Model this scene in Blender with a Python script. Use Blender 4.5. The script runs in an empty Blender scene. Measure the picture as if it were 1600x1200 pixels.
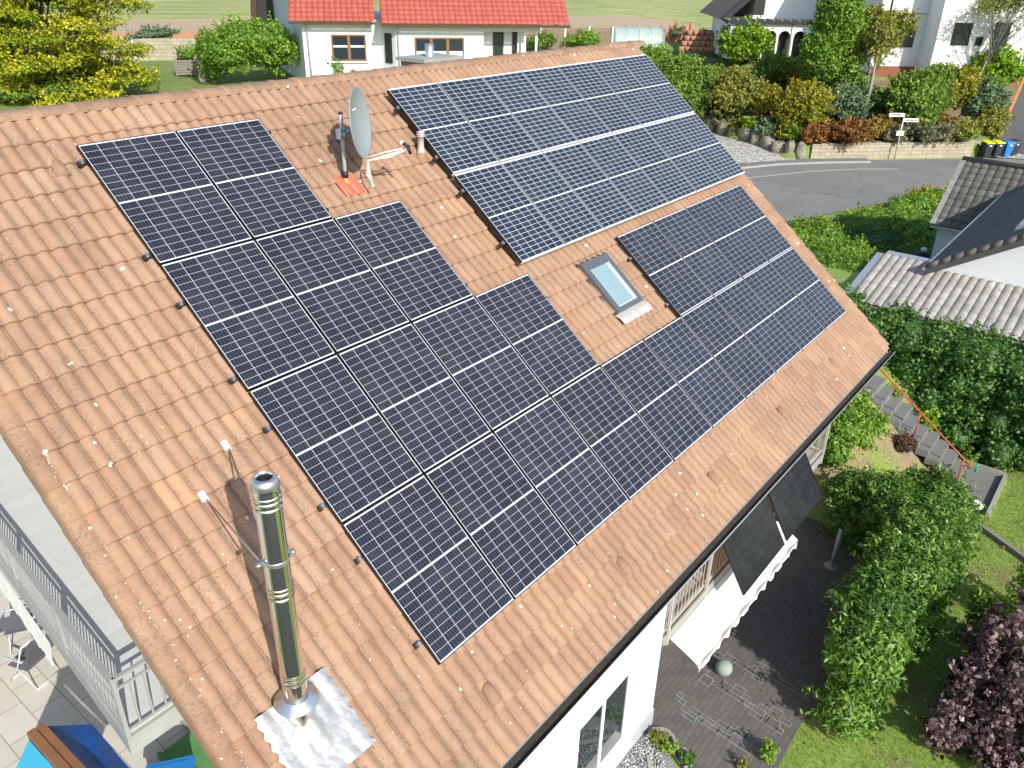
import bpy, math, random
import numpy as np
from mathutils import Vector, Matrix
R=math.radians
rng=np.random.default_rng(7); random.seed(7)
S=bpy.context.scene; COL=S.collection
# ---------------- camera, sky, sun, exposure ----------------
cd=bpy.data.cameras.new('camera'); cam=bpy.data.objects.new('camera',cd); COL.objects.link(cam)
cd.sensor_width=36; cd.lens=36*1273.69/1600; cd.clip_start=.1; cd.clip_end=3000
rt=(.622095,-.782723,.018523); up=(.352039,.30077,.886344); bk=(-.699333,-.544869,.462656)
cam.matrix_world=Matrix(((rt[0],up[0],bk[0],-4.0477),(rt[1],up[1],bk[1],-9.0665),(rt[2],up[2],bk[2],11.3277),(0,0,0,1)))
S.camera=cam
SUN=Vector((-.335,-.775,.537)).normalized()
w=bpy.data.worlds.new('World'); S.world=w; w.use_nodes=True
sk=w.node_tree.nodes.new('ShaderNodeTexSky'); sk.sky_type='NISHITA'; sk.sun_disc=False
sk.sun_elevation=math.asin(SUN.z); sk.sun_rotation=math.atan2(SUN.x,SUN.y); sk.air_density=1.0; sk.dust_density=1.2; sk.altitude=200
bg=w.node_tree.nodes['Background']; bg.inputs[1].default_value=.15
w.node_tree.links.new(sk.outputs[0],bg.inputs[0])
sl=bpy.data.lights.new('sun','SUN'); sl.energy=4.2; sl.angle=R(.5); sl.color=(1,.955,.88)
so=bpy.data.objects.new('sun',sl); COL.objects.link(so); so.rotation_euler=SUN.to_track_quat('Z','Y').to_euler()
S.view_settings.view_transform='Standard'; S.view_settings.look='None'; S.view_settings.exposure=.45; S.view_settings.gamma=1
# ---------------- helpers ----------------
def tag(o,label=None,cat=None,group=None,kind=None):
    if label: o['label']=label
    if cat: o['category']=cat
    if group: o['group']=group
    if kind: o['kind']=kind
    return o
def empty(name,loc=(0,0,0),rz=0,rot=None):
    o=bpy.data.objects.new(name,None); COL.objects.link(o); o.location=loc; o.rotation_euler=rot or (0,0,rz); o.empty_display_size=.2
    return o
def npmesh(name,V,F,mat,parent=None,tint=None,smooth=False,mi=None,mats=None):
    """V (n,3), F (m,4) or (m,3) equal sized faces"""
    V=np.asarray(V,np.float32); F=np.asarray(F,np.int32); k=F.shape[1]
    me=bpy.data.meshes.new(name); me.vertices.add(len(V)); me.vertices.foreach_set('co',V.ravel())
    me.loops.add(F.size); me.loops.foreach_set('vertex_index',F.ravel())
    me.polygons.add(len(F)); me.polygons.foreach_set('loop_start',np.arange(0,F.size,k,dtype=np.int32))
    try: me.polygons.foreach_set('loop_total',np.full(len(F),k,np.int32))
    except Exception: pass
    if smooth: me.polygons.foreach_set('use_smooth',np.ones(len(F),bool))
    for m in (mats or [mat]): me.materials.append(m)
    if mi is not None: me.polygons.foreach_set('material_index',np.asarray(mi,np.int32))
    if tint is not None:
        a=me.attributes.new('tint','FLOAT','POINT'); a.data.foreach_set('value',np.asarray(tint,np.float32))
    me.update(calc_edges=True)
    o=bpy.data.objects.new(name,me); COL.objects.link(o)
    if parent: o.parent=parent
    return o
class MB:
    def __init__(s): s.v=[]; s.f=[]; s.sm=[]
    def add(s,vs,fs,sm=False):
        b=len(s.v); s.v+= [tuple(map(float,v)) for v in vs]; s.f+=[tuple(b+i for i in f) for f in fs]; s.sm+=[sm]*len(fs); return s
    def box(s,x0,x1,y0,y1,z0,z1,M=None):
        vs=[Vector(p) for p in ((x0,y0,z0),(x1,y0,z0),(x1,y1,z0),(x0,y1,z0),(x0,y0,z1),(x1,y0,z1),(x1,y1,z1),(x0,y1,z1))]
        if M: vs=[M@v for v in vs]
        return s.add(vs,[(3,2,1,0),(4,5,6,7),(0,1,5,4),(1,2,6,5),(2,3,7,6),(3,0,4,7)])
    def bar(s,p0,p1,w,h=None,upv=(0,0,1)):
        h=h or w; p0=Vector(p0);p1=Vector(p1);d=(p1-p0);L=d.length;d.normalize();u=Vector(upv)
        if abs(d.dot(u))>.95: u=Vector((1,0,0))
        a=d.cross(u).normalized();b=a.cross(d)
        M=Matrix(((d.x,a.x,b.x,p0.x),(d.y,a.y,b.y,p0.y),(d.z,a.z,b.z,p0.z),(0,0,0,1)))
        return s.box(0,L,-w/2,w/2,-h/2,h/2,M)
    def tube(s,pts,r,n=10,cap=True,r1=None):
        pts=[Vector(p) for p in pts]; b=len(s.v); N=len(pts); rs=r if isinstance(r,(list,tuple)) else [r]*N
        if r1 is not None: rs=[r+(r1-r)*i/(N-1) for i in range(N)]
        vs=[];a=None
        for i,p in enumerate(pts):
            d=(pts[min(i+1,N-1)]-pts[max(i-1,0)]).normalized()
            if a is None: a=d.cross(Vector((0,0,1)) if abs(d.z)<.9 else Vector((1,0,0))).normalized()
            a=(a-d*a.dot(d)).normalized(); c=d.cross(a)
            vs+=[p+(a*math.cos(t)+c*math.sin(t))*rs[i] for t in [2*math.pi*k/n for k in range(n)]]
        fs=[(i*n+k,i*n+(k+1)%n,(i+1)*n+(k+1)%n,(i+1)*n+k) for i in range(N-1) for k in range(n)]
        s.add(vs,fs,True)
        if cap: s.add([],[]) ; s.f+=[tuple(b+k for k in reversed(range(n))),tuple(b+(N-1)*n+k for k in range(n))]; s.sm+=[False]*2
        return s
    def lathe(s,prof,c=(0,0,0),n=32,M=None,sm=True):
        vs=[Vector((c[0]+r*math.cos(2*math.pi*k/n),c[1]+r*math.sin(2*math.pi*k/n),c[2]+z)) for r,z in prof for k in range(n)]
        if M: vs=[M@v for v in vs]
        return s.add(vs,[(i*n+k,i*n+(k+1)%n,(i+1)*n+(k+1)%n,(i+1)*n+k) for i in range(len(prof)-1) for k in range(n)],sm)
    def prism(s,poly,z0,z1,M=None):
        n=len(poly); vs=[Vector((x,y,z0)) for x,y in poly]+[Vector((x,y,z1)) for x,y in poly]
        if M: vs=[M@v for v in vs]
        return s.add(vs,[tuple(reversed(range(n))),tuple(range(n,2*n))]+[(i,(i+1)%n,n+(i+1)%n,n+i) for i in range(n)])
    def build(s,name,mat,parent=None):
        me=bpy.data.meshes.new(name); me.from_pydata(s.v,[],s.f); me.materials.append(mat)
        me.polygons.foreach_set('use_smooth',np.array(s.sm,bool)); me.update()
        o=bpy.data.objects.new(name,me); COL.objects.link(o)
        if parent: o.parent=parent
        return o
# ---------------- materials ----------------
class NT:
    def __init__(s,m): s.t=m.node_tree; s.b=s.t.nodes['Principled BSDF']
    def n(s,ty,**k):
        o=s.t.nodes.new(ty)
        for a,v in k.items(): setattr(o,a,v)
        return o
    def l(s,a,b): s.t.links.new(a,b)
    def m(s,op,a,b=0.,c=None):
        o=s.n('ShaderNodeMath',operation=op)
        for i,v in enumerate((a,b,c)):
            if v is None: continue
            if isinstance(v,(int,float)): o.inputs[i].default_value=v
            else: s.l(v,o.inputs[i])
        return o.outputs[0]
    def pos(s,kind='Object'): return s.n('ShaderNodeTexCoord').outputs[kind]
    def noise(s,sc,vec=None,det=4,ro=.55):
        o=s.n('ShaderNodeTexNoise'); o.inputs['Scale'].default_value=sc; o.inputs['Detail'].default_value=det; o.inputs['Roughness'].default_value=ro
        if vec is not None: s.l(vec,o.inputs['Vector'])
        return o.outputs['Fac']
    def ramp(s,fac,stops,interp='LINEAR'):
        o=s.n('ShaderNodeValToRGB'); e=o.color_ramp.elements; o.color_ramp.interpolation=interp
        while len(e)<len(stops): e.new(.5)
        for el,(p,c) in zip(e,stops): el.position=p; el.color=(*c,1) if len(c)==3 else c
        s.l(fac,o.inputs[0]); return o.outputs[0]
    def mix(s,f,a,b,mode='MIX'):
        o=s.n('ShaderNodeMix',data_type='RGBA',blend_type=mode)
        for i,v in ((0,f),(6,a),(7,b)):
            if isinstance(v,(int,float)): o.inputs[i].default_value=v
            elif isinstance(v,tuple): o.inputs[i].default_value=(*v,1)
            else: s.l(v,o.inputs[i])
        return o.outputs[2]
    def bump(s,h,st=.3,d=.02):
        o=s.n('ShaderNodeBump'); o.inputs['Strength'].default_value=st; o.inputs['Distance'].default_value=d; s.l(h,o.inputs['Height']); s.l(o.outputs[0],s.b.inputs['Normal'])
MATS={}
def mat(name,c=(.5,.5,.5),rough=.7,metal=0,spec=.5,c2=None,sc=4,bump=0,bsc=60,bd=.01,coords='Object'):
    m=bpy.data.materials.new(name); m.use_nodes=True; t=NT(m); b=t.b
    b.inputs['Base Color'].default_value=(*c,1); b.inputs['Roughness'].default_value=rough; b.inputs['Metallic'].default_value=metal; b.inputs['Specular IOR Level'].default_value=spec
    if c2:
        p=t.pos(coords); n1=t.noise(sc,p,6,.65); t.l(t.ramp(n1,[(.3,c),(.7,c2)]),b.inputs['Base Color'])
    if bump: t.bump(t.noise(bsc,t.pos(coords),3),bump,bd)
    MATS[name]=m; return m
white=mat('white_render',(.78,.78,.76),.85,c2=(.72,.72,.70),sc=.8,bump=.25,bsc=90,bd=.004)
whiteblue=mat('pale_render',(.72,.74,.75),.85,c2=(.66,.69,.71),sc=.6,bump=.2,bsc=60,bd=.004)
alu=mat('aluminium_frame',(.78,.79,.8),.38,.6)
dkmetal=mat('dark_rail_metal',(.05,.05,.055),.45,.5)
rubber=mat('black_plastic',(.015,.015,.017),.5)
grey_paint=mat('grey_paint',(.42,.45,.47),.45,c2=(.36,.39,.41),sc=8)
zinc=mat('zinc_sheet',(.5,.53,.55),.4,.55,c2=(.42,.45,.47),sc=3,bump=.2,bsc=9,bd=.02)
lead=mat('lead_flashing',(.42,.42,.40),.6,.2,c2=(.55,.52,.48),sc=9,bump=.4,bsc=25,bd=.02)
steel=mat('stainless_steel',(.83,.83,.84),.09,1.,c2=(.76,.77,.78),sc=3)
steeldull=mat('brushed_steel',(.66,.67,.68),.34,.9)
wooddk=mat('dark_wood',(.09,.045,.025),.75,c2=(.05,.025,.015),sc=6)
woodor=mat('orange_wood',(.66,.30,.09),.6,c2=(.5,.2,.06),sc=7)
woodgrey=mat('weathered_wood',(.26,.23,.2),.85,c2=(.18,.16,.14),sc=9)
concrete=mat('concrete',(.36,.35,.32),.9,c2=(.25,.25,.22),sc=2.5,bump=.4,bsc=70)
steplate=mat('exposed_aggregate_concrete',(.24,.24,.225),.95,c2=(.13,.135,.125),sc=30,bump=.8,bsc=90,bd=.012)
stone=mat('field_stone',(.36,.33,.26),.95,c2=(.2,.18,.13),sc=2.2,bump=1,bsc=6,bd=.08)
redpaint=mat('red_paint',(.46,.075,.035),.45,c2=(.36,.06,.03),sc=6)
clay_pot=mat('terracotta_block',(.42,.21,.13),.85,c2=(.33,.16,.10),sc=3)
bluetarp=mat('blue_tarp',(.012,.09,.36),.42,c2=(.01,.07,.28),sc=3,bump=.6,bsc=3,bd=.08)
cyantarp=mat('cyan_tarp',(.03,.36,.55),.45)
blueplas=mat('blue_plastic',(.02,.19,.52),.35)
yellowp=mat('yellow_plastic',(.72,.68,.02),.4)
anthr=mat('anthracite_plastic',(.028,.032,.036),.45)
greenmat=mat('green_mat',(.07,.2,.06),.8,c2=(.1,.26,.08),sc=6,bump=.3,bsc=60)
fabric=mat('cream_fabric',(.8,.79,.73),.9,c2=(.72,.71,.64),sc=4)
cable=mat('white_cable',(.75,.73,.67),.5)
def glassmat(name,c=(.02,.03,.035),rough=.04):
    m=mat(name,c,rough,0,1.0); return m
winglass=glassmat('window_glass'); 
skyglass=mat('skylight_blind_glass',(.23,.33,.36),.06,0,.8)
def leafmat(name,stops,rough=.5,tr=.35):
    m=bpy.data.materials.new(name); m.use_nodes=True; t=NT(m); b=t.b
    a=t.n('ShaderNodeAttribute',attribute_name='tint').outputs['Fac']
    col=t.ramp(a,stops); t.l(col,b.inputs['Base Color']); b.inputs['Roughness'].default_value=rough; b.inputs['Specular IOR Level'].default_value=.4
    tl=t.n('ShaderNodeBsdfTranslucent'); t.l(t.mix(1.,col,(1.,1.,.55),'MULTIPLY'),tl.inputs[0]); mx=t.n('ShaderNodeMixShader'); mx.inputs[0].default_value=tr
    t.l(b.outputs[0],mx.inputs[1]); t.l(tl.outputs[0],mx.inputs[2]); t.l(mx.outputs[0],t.t.nodes['Material Output'].inputs[0]); return m
PAL={k:leafmat('leaves_'+k,[(0,a),(.5,b),(1,c)],r) for k,a,b,c,r in (
 ('green',(0.058,0.130,0.018),(0.169,0.286,0.039),(0.351,0.455,0.078),.5),
 ('bright',(0.069,0.163,0.015),(0.188,0.338,0.037),(0.375,0.525,0.075),.5),
 ('deep',(0.036,0.102,0.020),(0.094,0.203,0.041),(0.217,0.362,0.080),.5),
 ('laurel',(0.037,0.106,0.018),(0.106,0.225,0.035),(0.288,0.450,0.075),.42),
 ('maple',(0.070,0.140,0.012),(0.270,0.340,0.018),(0.640,0.580,0.045),.5),
 ('olive',(0.092,0.127,0.023),(0.241,0.276,0.046),(0.414,0.380,0.081),.55),
 ('yellow',(0.120,0.160,0.015),(0.340,0.340,0.030),(0.520,0.400,0.050),.5),
 ('orange',(.10,.12,.02),(.26,.20,.035),(.42,.24,.04),.55),
 ('red',(0.115,0.069,0.023),(0.276,0.115,0.034),(0.414,0.196,0.057),.6),
 ('blue',(0.062,0.112,0.062),(0.150,0.237,0.125),(0.300,0.388,0.213),.55),
 ('grey',(0.110,0.132,0.066),(0.209,0.220,0.121),(0.330,0.319,0.198),.6),
 ('purple',(0.050,0.027,0.033),(0.150,0.088,0.098),(0.425,0.300,0.312),.42),
 ('lime',(.10,.20,.01),(.20,.36,.02),(.34,.50,.04),.5),
 ('burgundy',(.06,.05,.02),(.15,.07,.045),(.26,.12,.08),.6),
 ('grass',(0.105,0.180,0.030),(0.210,0.300,0.045),(0.405,0.435,0.105),.6))}
bark=mat('bark',(.13,.10,.075),.9,c2=(.07,.055,.04),sc=6,bump=.8,bsc=14,bd=.03)
palebark=mat('pale_bark',(.36,.34,.3),.9,c2=(.2,.18,.15),sc=5)
# ---------------- foliage ----------------
def quads_leaves(P,Nn,L,Wd,up_b=.0,fold=.15):
    n=len(P); Nn=Nn/np.linalg.norm(Nn,axis=1,keepdims=True)
    r=rng.normal(size=(n,3)); D=r-(r*Nn).sum(1,keepdims=True)*Nn; D[:,2]+=up_b; D-=(D*Nn).sum(1,keepdims=True)*Nn
    D/=np.linalg.norm(D,axis=1,keepdims=True)+1e-9; T=np.cross(Nn,D)
    l=(L*rng.uniform(.7,1.25,n))[:,None]; wd=(Wd*rng.uniform(.7,1.25,n))[:,None]
    V=np.stack([P-D*l*.5,P+T*wd*.5+Nn*l*fold-D*l*.05,P+D*l*.5,P-T*wd*.5+Nn*l*fold-D*l*.05],1)
    return V.reshape(-1,3),np.arange(4*n).reshape(-1,4)
def sph(nu,nv):
    th=np.linspace(0,math.pi,nv+1); ph=np.linspace(0,2*math.pi,nu,endpoint=False)
    V=np.array([(math.sin(a)*math.cos(b),math.sin(a)*math.sin(b),math.cos(a)) for a in th for b in ph])
    F=np.array([(i*nu+j,(i+1)*nu+j,(i+1)*nu+(j+1)%nu,i*nu+(j+1)%nu) for i in range(nv) for j in range(nu)]); return V,F
SV,SF=sph(12,8)
def rand_dirs(n):
    d=rng.normal(size=(n,3)); return d/np.linalg.norm(d,axis=1,keepdims=True)
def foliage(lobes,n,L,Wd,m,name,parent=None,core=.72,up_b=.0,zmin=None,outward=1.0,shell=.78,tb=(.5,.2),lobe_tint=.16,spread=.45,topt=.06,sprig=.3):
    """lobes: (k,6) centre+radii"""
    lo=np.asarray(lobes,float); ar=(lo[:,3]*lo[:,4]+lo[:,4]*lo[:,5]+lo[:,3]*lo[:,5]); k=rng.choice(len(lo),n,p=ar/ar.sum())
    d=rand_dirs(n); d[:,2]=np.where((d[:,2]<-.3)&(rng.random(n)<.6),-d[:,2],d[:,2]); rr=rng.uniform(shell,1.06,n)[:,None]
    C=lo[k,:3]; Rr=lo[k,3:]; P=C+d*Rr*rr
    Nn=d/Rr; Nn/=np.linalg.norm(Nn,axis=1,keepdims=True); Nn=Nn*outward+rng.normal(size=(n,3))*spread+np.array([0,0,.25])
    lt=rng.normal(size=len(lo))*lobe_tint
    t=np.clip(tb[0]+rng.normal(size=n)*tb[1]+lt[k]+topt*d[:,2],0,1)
    # sprigs: short shoots standing out of the surface
    if sprig:
        ns=max(4,int(n*sprig/14)); j=rng.choice(n,ns); dirs=d[j]/Rr[j]; dirs/=np.linalg.norm(dirs,axis=1,keepdims=True); dirs=dirs*.8+rng.normal(size=(ns,3))*.45+[0,0,.45]; dirs/=np.linalg.norm(dirs,axis=1,keepdims=True)
        base=C[j]+d[j]*Rr[j]*.92; ln=rng.uniform(1.2,3.6,ns)*L; m_=rng.choice(n,int(n*sprig),replace=False); a=rng.integers(0,ns,len(m_)); u=rng.random(len(m_))
        P[m_]=base[a]+dirs[a]*(ln[a]*u)[:,None]+rng.normal(size=(len(m_),3))*L*.22; Nn[m_]=rng.normal(size=(len(m_),3))+[0,0,.5]; t[m_]=np.clip(t[m_]+.10*u+.05,0,1)
    ph=P*(.9/max(L*6,.3)); P=P+Nn/np.linalg.norm(Nn,axis=1,keepdims=True)*(np.sin(ph[:,:1]*2.1+1)*np.sin(ph[:,1:2]*2.3)*np.sin(ph[:,2:3]*2.7+2))*L*.9
    keep=np.ones(n,bool)
    if zmin is not None: keep=P[:,2]>zmin
    V,F=quads_leaves(P[keep],Nn[keep],L,Wd,up_b); tt=np.repeat(t[keep],4)
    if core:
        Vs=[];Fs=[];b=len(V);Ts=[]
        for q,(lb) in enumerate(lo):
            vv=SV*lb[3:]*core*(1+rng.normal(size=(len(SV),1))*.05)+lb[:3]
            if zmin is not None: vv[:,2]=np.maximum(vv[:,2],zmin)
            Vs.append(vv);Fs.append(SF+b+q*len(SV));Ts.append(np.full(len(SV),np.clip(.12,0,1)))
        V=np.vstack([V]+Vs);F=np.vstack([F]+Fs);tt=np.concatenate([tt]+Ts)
    return npmesh(name,V,F,m,parent,tint=tt)
def lobes_in(c,r,n,fr=(.26,.58),flat=1.,seed_shape=1.):
    """n sub-lobes filling an ellipsoid centre c radii r"""
    out=[]
    for i in range(n):
        d=rand_dirs(1)[0]; d[2]=abs(d[2])*1.1-.35 if rng.random()<.8 else d[2]
        f=rng.uniform(*fr); p=np.array(c)+d*np.array(r)*(1-f)*rng.uniform(.7,1.22)
        out.append((*p,r[0]*f,r[1]*f,r[2]*f*flat))
    out.append((*c,r[0]*.6,r[1]*.6,r[2]*.6)); return out
def bush(x,y,z,r,h,pal,n,L,label,cat='shrub',group=None,name='shrub',ry=None,nl=9,core=.75,**k):
    ry=ry or r; lo=lobes_in((0,0,h*.5),(r,ry,h*.52),nl)
    o=foliage(lo,n,L,L*.6,PAL[pal],name,core=core,zmin=.0,**k); o.location=(x,y,z-.05); tag(o,label,cat,group); return o
# ---------------- ground ----------------
def sm(t): t=min(1,max(0,t)); return t*t*(3-2*t)
def terr(x,y):
    s=(x-50.5)*.677+(y-9.2)*.736
    th=math.degrees(math.atan2(y+9,x+4)); r=math.hypot(x+4,y+9); w_=sm((th-27)/5)
    s2=(x-50.2)*.925-(y-9.8)*.383; se=min(s,s2+.6)
    tt=(x-50.5)*.736-(y-9.2)*.677
    za=(1.0*sm((s2+.3)/1.1)*(1-sm((tt-11.9)/1.3))+3.2*sm(se/14)) if s>0.2 else 0.0
    return za*(1-w_)+4.9*sm((r-26)/12)*w_
sv=[-900,-400,-200,-120,-80,-60,-50]+[-46+2*i for i in range(22)]+[-1.5,-.6,.15,.25,1,2,3,4,5,6,7,8,9,10,11,12,13,14,16,18,21,25,30,36,44,55,70,90,120,160,220,320,500,900,1800]
tv=[-1500,-700,-400,-250,-160,-110,-80]+[-60+2*i for i in range(61)]+[70,85,110,150,220,350,600,1200]
V=[]
for s_ in sv:
    for t_ in tv:
        x=50.5+.677*s_+.736*t_; y=9.2+.736*s_-.677*t_; z=terr(x,y); 
        V.append((x,y,z))
nt=len(tv); F=[(i*nt+j,i*nt+j+1,(i+1)*nt+j+1,(i+1)*nt+j) for i in range(len(sv)-1) for j in range(nt-1)]
gm=bpy.data.materials.new('ground_field'); gm.use_nodes=True; t=NT(gm)
sep=t.n('ShaderNodeSeparateXYZ'); g=t.n('ShaderNodeNewGeometry'); t.l(g.outputs['Position'],sep.inputs[0]); X,Y,Z=sep.outputs
q=t.m('ADD',t.m('MULTIPLY',X,.467),t.m('MULTIPLY',Y,.884)); p2=t.m('ADD',t.m('MULTIPLY',X,.884),t.m('MULTIPLY',Y,-.467))
cv=t.n('ShaderNodeCombineXYZ'); t.l(t.m('MULTIPLY',p2,.12),cv.inputs[0]); t.l(q,cv.inputs[1])
nz=t.noise(.5,cv.outputs[0],6,.7); nfine=t.noise(2.2,g.outputs['Position'],6,.75); nf2=t.noise(14,g.outputs['Position'],4,.7)
grass=t.ramp(nfine,[(.3,(.12,.18,.045)),(.5,(.19,.25,.07)),(.72,(.28,.30,.11))])
fieldg=t.ramp(t.m('ADD',t.m('MULTIPLY',nz,.7),t.m('MULTIPLY',nfine,.3)),[(.38,(.17,.27,.06)),(.48,(.27,.33,.11)),(.56,(.48,.43,.22))])
soil=t.ramp(t.m('ADD',t.m('MULTIPLY',nz,.45),t.m('MULTIPLY',nf2,.55)),[(.3,(.34,.25,.16)),(.5,(.45,.34,.225)),(.7,(.54,.42,.29))])
mulch=t.ramp(nf2,[(.3,(.08,.055,.035)),(.55,(.22,.16,.11)),(.75,(.36,.28,.2))])
qn=t.m('ADD',q,t.m('MULTIPLY',t.m('SUBTRACT',nfine,.5),3.))
bankm=t.m('MULTIPLY',t.m('LESS_THAN',Z,3.6),t.m('GREATER_THAN',Z,.9))
c1=t.mix(t.m('MULTIPLY',bankm,t.ramp(t.noise(.6,g.outputs['Position'],3),[(.45,(1,1,1)),(.7,(.6,.6,.6))])),grass,mulch)
c1=t.mix(t.m('GREATER_THAN',t.m('ADD',q,t.m('MULTIPLY',nfine,.8)),68.9),c1,soil)
c1=t.mix(t.m('GREATER_THAN',qn,93.),c1,fieldg); t.l(c1,t.b.inputs['Base Color']); t.b.inputs['Roughness'].default_value=.95; t.b.inputs['Specular IOR Level'].default_value=.1
t.bump(nf2,.5,.06)
tag(npmesh('ground',np.array(V)-np.array([0,0,.04]),F,gm,smooth=False),kind='structure')
# near yard sheet: lawn, bank beside the stairs
def yard(x,y):
    z=1.75*sm((y+7.3)/2.7)*sm((x-12.2)/1.8)*(1-sm((x-24)/8))*(1-sm((y-6)/4))
    return z+.02*math.sin(x*1.3)*math.sin(y*1.7)
xs=np.arange(3.5,34.01,.25); ys=np.arange(-16,8.01,.25)
V=[(x,y,yard(x,y)-.012*(yard(x,y)<.03)) for x in xs for y in ys if True]; ny=len(ys)
V=[(x,y,z if not(x<11.5 and y>-7.3) else -.03) for x,y,z in V]
F=[(i*ny+j,(i+1)*ny+j,(i+1)*ny+j+1,i*ny+j+1) for i in range(len(xs)-1) for j in range(ny-1)]
lm=bpy.data.materials.new('lawn_grass'); lm.use_nodes=True; t=NT(lm); P_=t.pos()
na=t.noise(.9,P_,5,.6); nb=t.noise(26,P_,5,.8)
gr=t.ramp(nb,[(.3,(.14,.23,.04)),(.5,(.25,.36,.06)),(.7,(.37,.44,.10))]); dry=t.ramp(nb,[(.3,(.20,.14,.08)),(.55,(.34,.26,.15)),(.75,(.42,.35,.2))])
sp=t.n('ShaderNodeSeparateXYZ'); t.l(P_,sp.inputs[0])
band=t.m('MULTIPLY',t.m('GREATER_THAN',sp.outputs[2],.25),t.m('LESS_THAN',sp.outputs[2],1.5))
t.l(t.mix(t.m('MINIMUM',1.,t.m('ADD',t.ramp(na,[(.53,(0,0,0)),(.68,(1,1,1))]),t.m('MULTIPLY',band,t.ramp(na,[(.35,(0,0,0)),(.5,(.9,.9,.9))])))),gr,dry),t.b.inputs['Base Color']); t.b.inputs['Roughness'].default_value=.9; t.bump(nb,.8,.04)
tag(npmesh('lawn',V,F,lm,smooth=True),kind='structure')
def poly_sheet(name,pts,z,m,th=.0):
    mb=MB()
    if th: mb.prism(pts,z-th,z)
    else: mb.add([(x,y,z) for x,y in pts],[tuple(range(len(pts)))])
    return tag(mb.build(name,m),kind='structure')
# patio of dark pavers
pm=bpy.data.materials.new('dark_pavers'); pm.use_nodes=True; t=NT(pm); P_=t.pos()
br=t.n('ShaderNodeTexBrick'); br.offset=.5; t.l(P_,br.inputs['Vector']); br.inputs['Scale'].default_value=1; br.inputs['Brick Width'].default_value=.2; br.inputs['Row Height'].default_value=.1; br.inputs['Mortar Size'].default_value=.006
br.inputs['Color1'].default_value=(.105,.094,.09,1); br.inputs['Color2'].default_value=(.135,.122,.115,1); br.inputs['Mortar'].default_value=(.06,.056,.05,1)
n1=t.noise(1.1,P_,6,.7); n2=t.noise(17,P_,6,.8)
c_=t.mix(t.ramp(n1,[(.42,(0,0,0)),(.7,(.5,.5,.5))]),br.outputs[0],(.15,.125,.10)); c_=t.mix(t.m('MULTIPLY',t.ramp(n2,[(.60,(0,0,0)),(.68,(1,1,1))]),t.ramp(n1,[(.38,(.0,.0,.0)),(.6,(.8,.8,.8))])),c_,(.30,.30,.27))
t.l(c_,t.b.inputs['Base Color']); t.b.inputs['Roughness'].default_value=.9; t.bump(br.outputs['Fac'],-.5,.006)
poly_sheet('patio',[(4.85,-5.3),(4.2,-6.6),(4.3,-7.6),(5.5,-7.15),(6.6,-7.12),(7.9,-7.4),(11.3,-6.6),(12.3,-5.4),(12.6,-3.4),(4.85,-3.4)],.012,pm)
# street
am=bpy.data.materials.new('asphalt'); am.use_nodes=True; t=NT(am); P_=t.pos()
n1=t.noise(.35,P_,5,.6); n2=t.noise(30,P_,3,.7); cc=t.mix(.35,t.ramp(n1,[(.3,(.15,.148,.14)),(.7,(.235,.23,.215))]),t.ramp(n2,[(.3,(.12,.12,.115)),(.7,(.27,.265,.25))]))
vo=t.n('ShaderNodeTexVoronoi',feature='DISTANCE_TO_EDGE'); vo.inputs['Scale'].default_value=.11; ma=t.n('ShaderNodeVectorMath',operation='ADD'); nn=t.n('ShaderNodeTexNoise'); nn.inputs['Scale'].default_value=.8; t.l(P_,nn.inputs['Vector']); t.l(P_,ma.inputs[0]); t.l(nn.outputs['Color'],ma.inputs[1]); t.l(ma.outputs[0],vo.inputs['Vector'])
t.l(t.mix(t.m('MULTIPLY',t.m('LESS_THAN',vo.outputs[0],.0022),.7),cc,(.09,.09,.085)),t.b.inputs['Base Color']); t.b.inputs['Roughness'].default_value=.85; t.bump(n2,.3,.01)
poly_sheet('street',[(30,3.4),(33,3.5),(36.5,4.2),(41.6,2.6),(44.3,1.2),(46,-3),(47,-14),(64,-14),(64,-5),(61.5,-1.6),(58.8,1.1),(53.2,6.3),(50.6,9.0),(47.6,10.9),(41,14.5),(30,21)],.005,am)
kerb=mat('pale_kerb',(.36,.35,.32),.9,c2=(.27,.26,.24),sc=3)
def strip(name,pts,wd,z,m,h=.004,kind='structure'):
    mb=MB()
    for a,b in zip(pts[:-1],pts[1:]): mb.bar((a[0],a[1],z-h/2),(b[0],b[1],z-h/2),wd,h)
    return tag(mb.build(name,m),kind=kind)
strip('kerb',[(38,12.2),(43.3,9.9),(47.3,7.9),(50,5.9),(51.8,4.0)],.14,.03,kerb,.02)
strip('kerb',[(40,14.2),(44.6,11.6),(47.6,10.1),(50.2,8.1),(52.5,5.9)],.12,.12,kerb,.12)
pavm=mat('pavement_asphalt',(.15,.15,.145),.9,c2=(.2,.198,.19),sc=1.2,bump=.2,bsc=40)
poly_sheet('pavement',[(40,14.3),(44.6,11.7),(47.7,10.2),(50.3,8.2),(52.6,6.0),(53.3,6.4),(50.6,9.1),(47.6,11.0),(41,14.9)],.1,pavm,.08)
cob=bpy.data.materials.new('pale_cobbles'); cob.use_nodes=True; t=NT(cob); P_=t.pos(); vo=t.n('ShaderNodeTexVoronoi'); vo.inputs['Scale'].default_value=4.5; t.l(P_,vo.inputs['Vector'])
t.l(t.ramp(vo.outputs['Distance'],[(.0,(.66,.63,.58)),(.35,(.52,.50,.45)),(.6,(.30,.28,.25))]),t.b.inputs['Base Color']); t.b.inputs['Roughness'].default_value=.9
tag(MB().add([(44.5,12.6,.03),(47.6,11.0,.03),(49.8,9.6,.03),(50.3,10.3,.14),(50.8,11.3,.22),(51.4,12.5,.3),(52.5,15,.38),(54.8,19.5,.4),(50,22,.05),(43,18,.03)],[tuple(range(10))]).build('driveway',cob),kind='structure')
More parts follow.
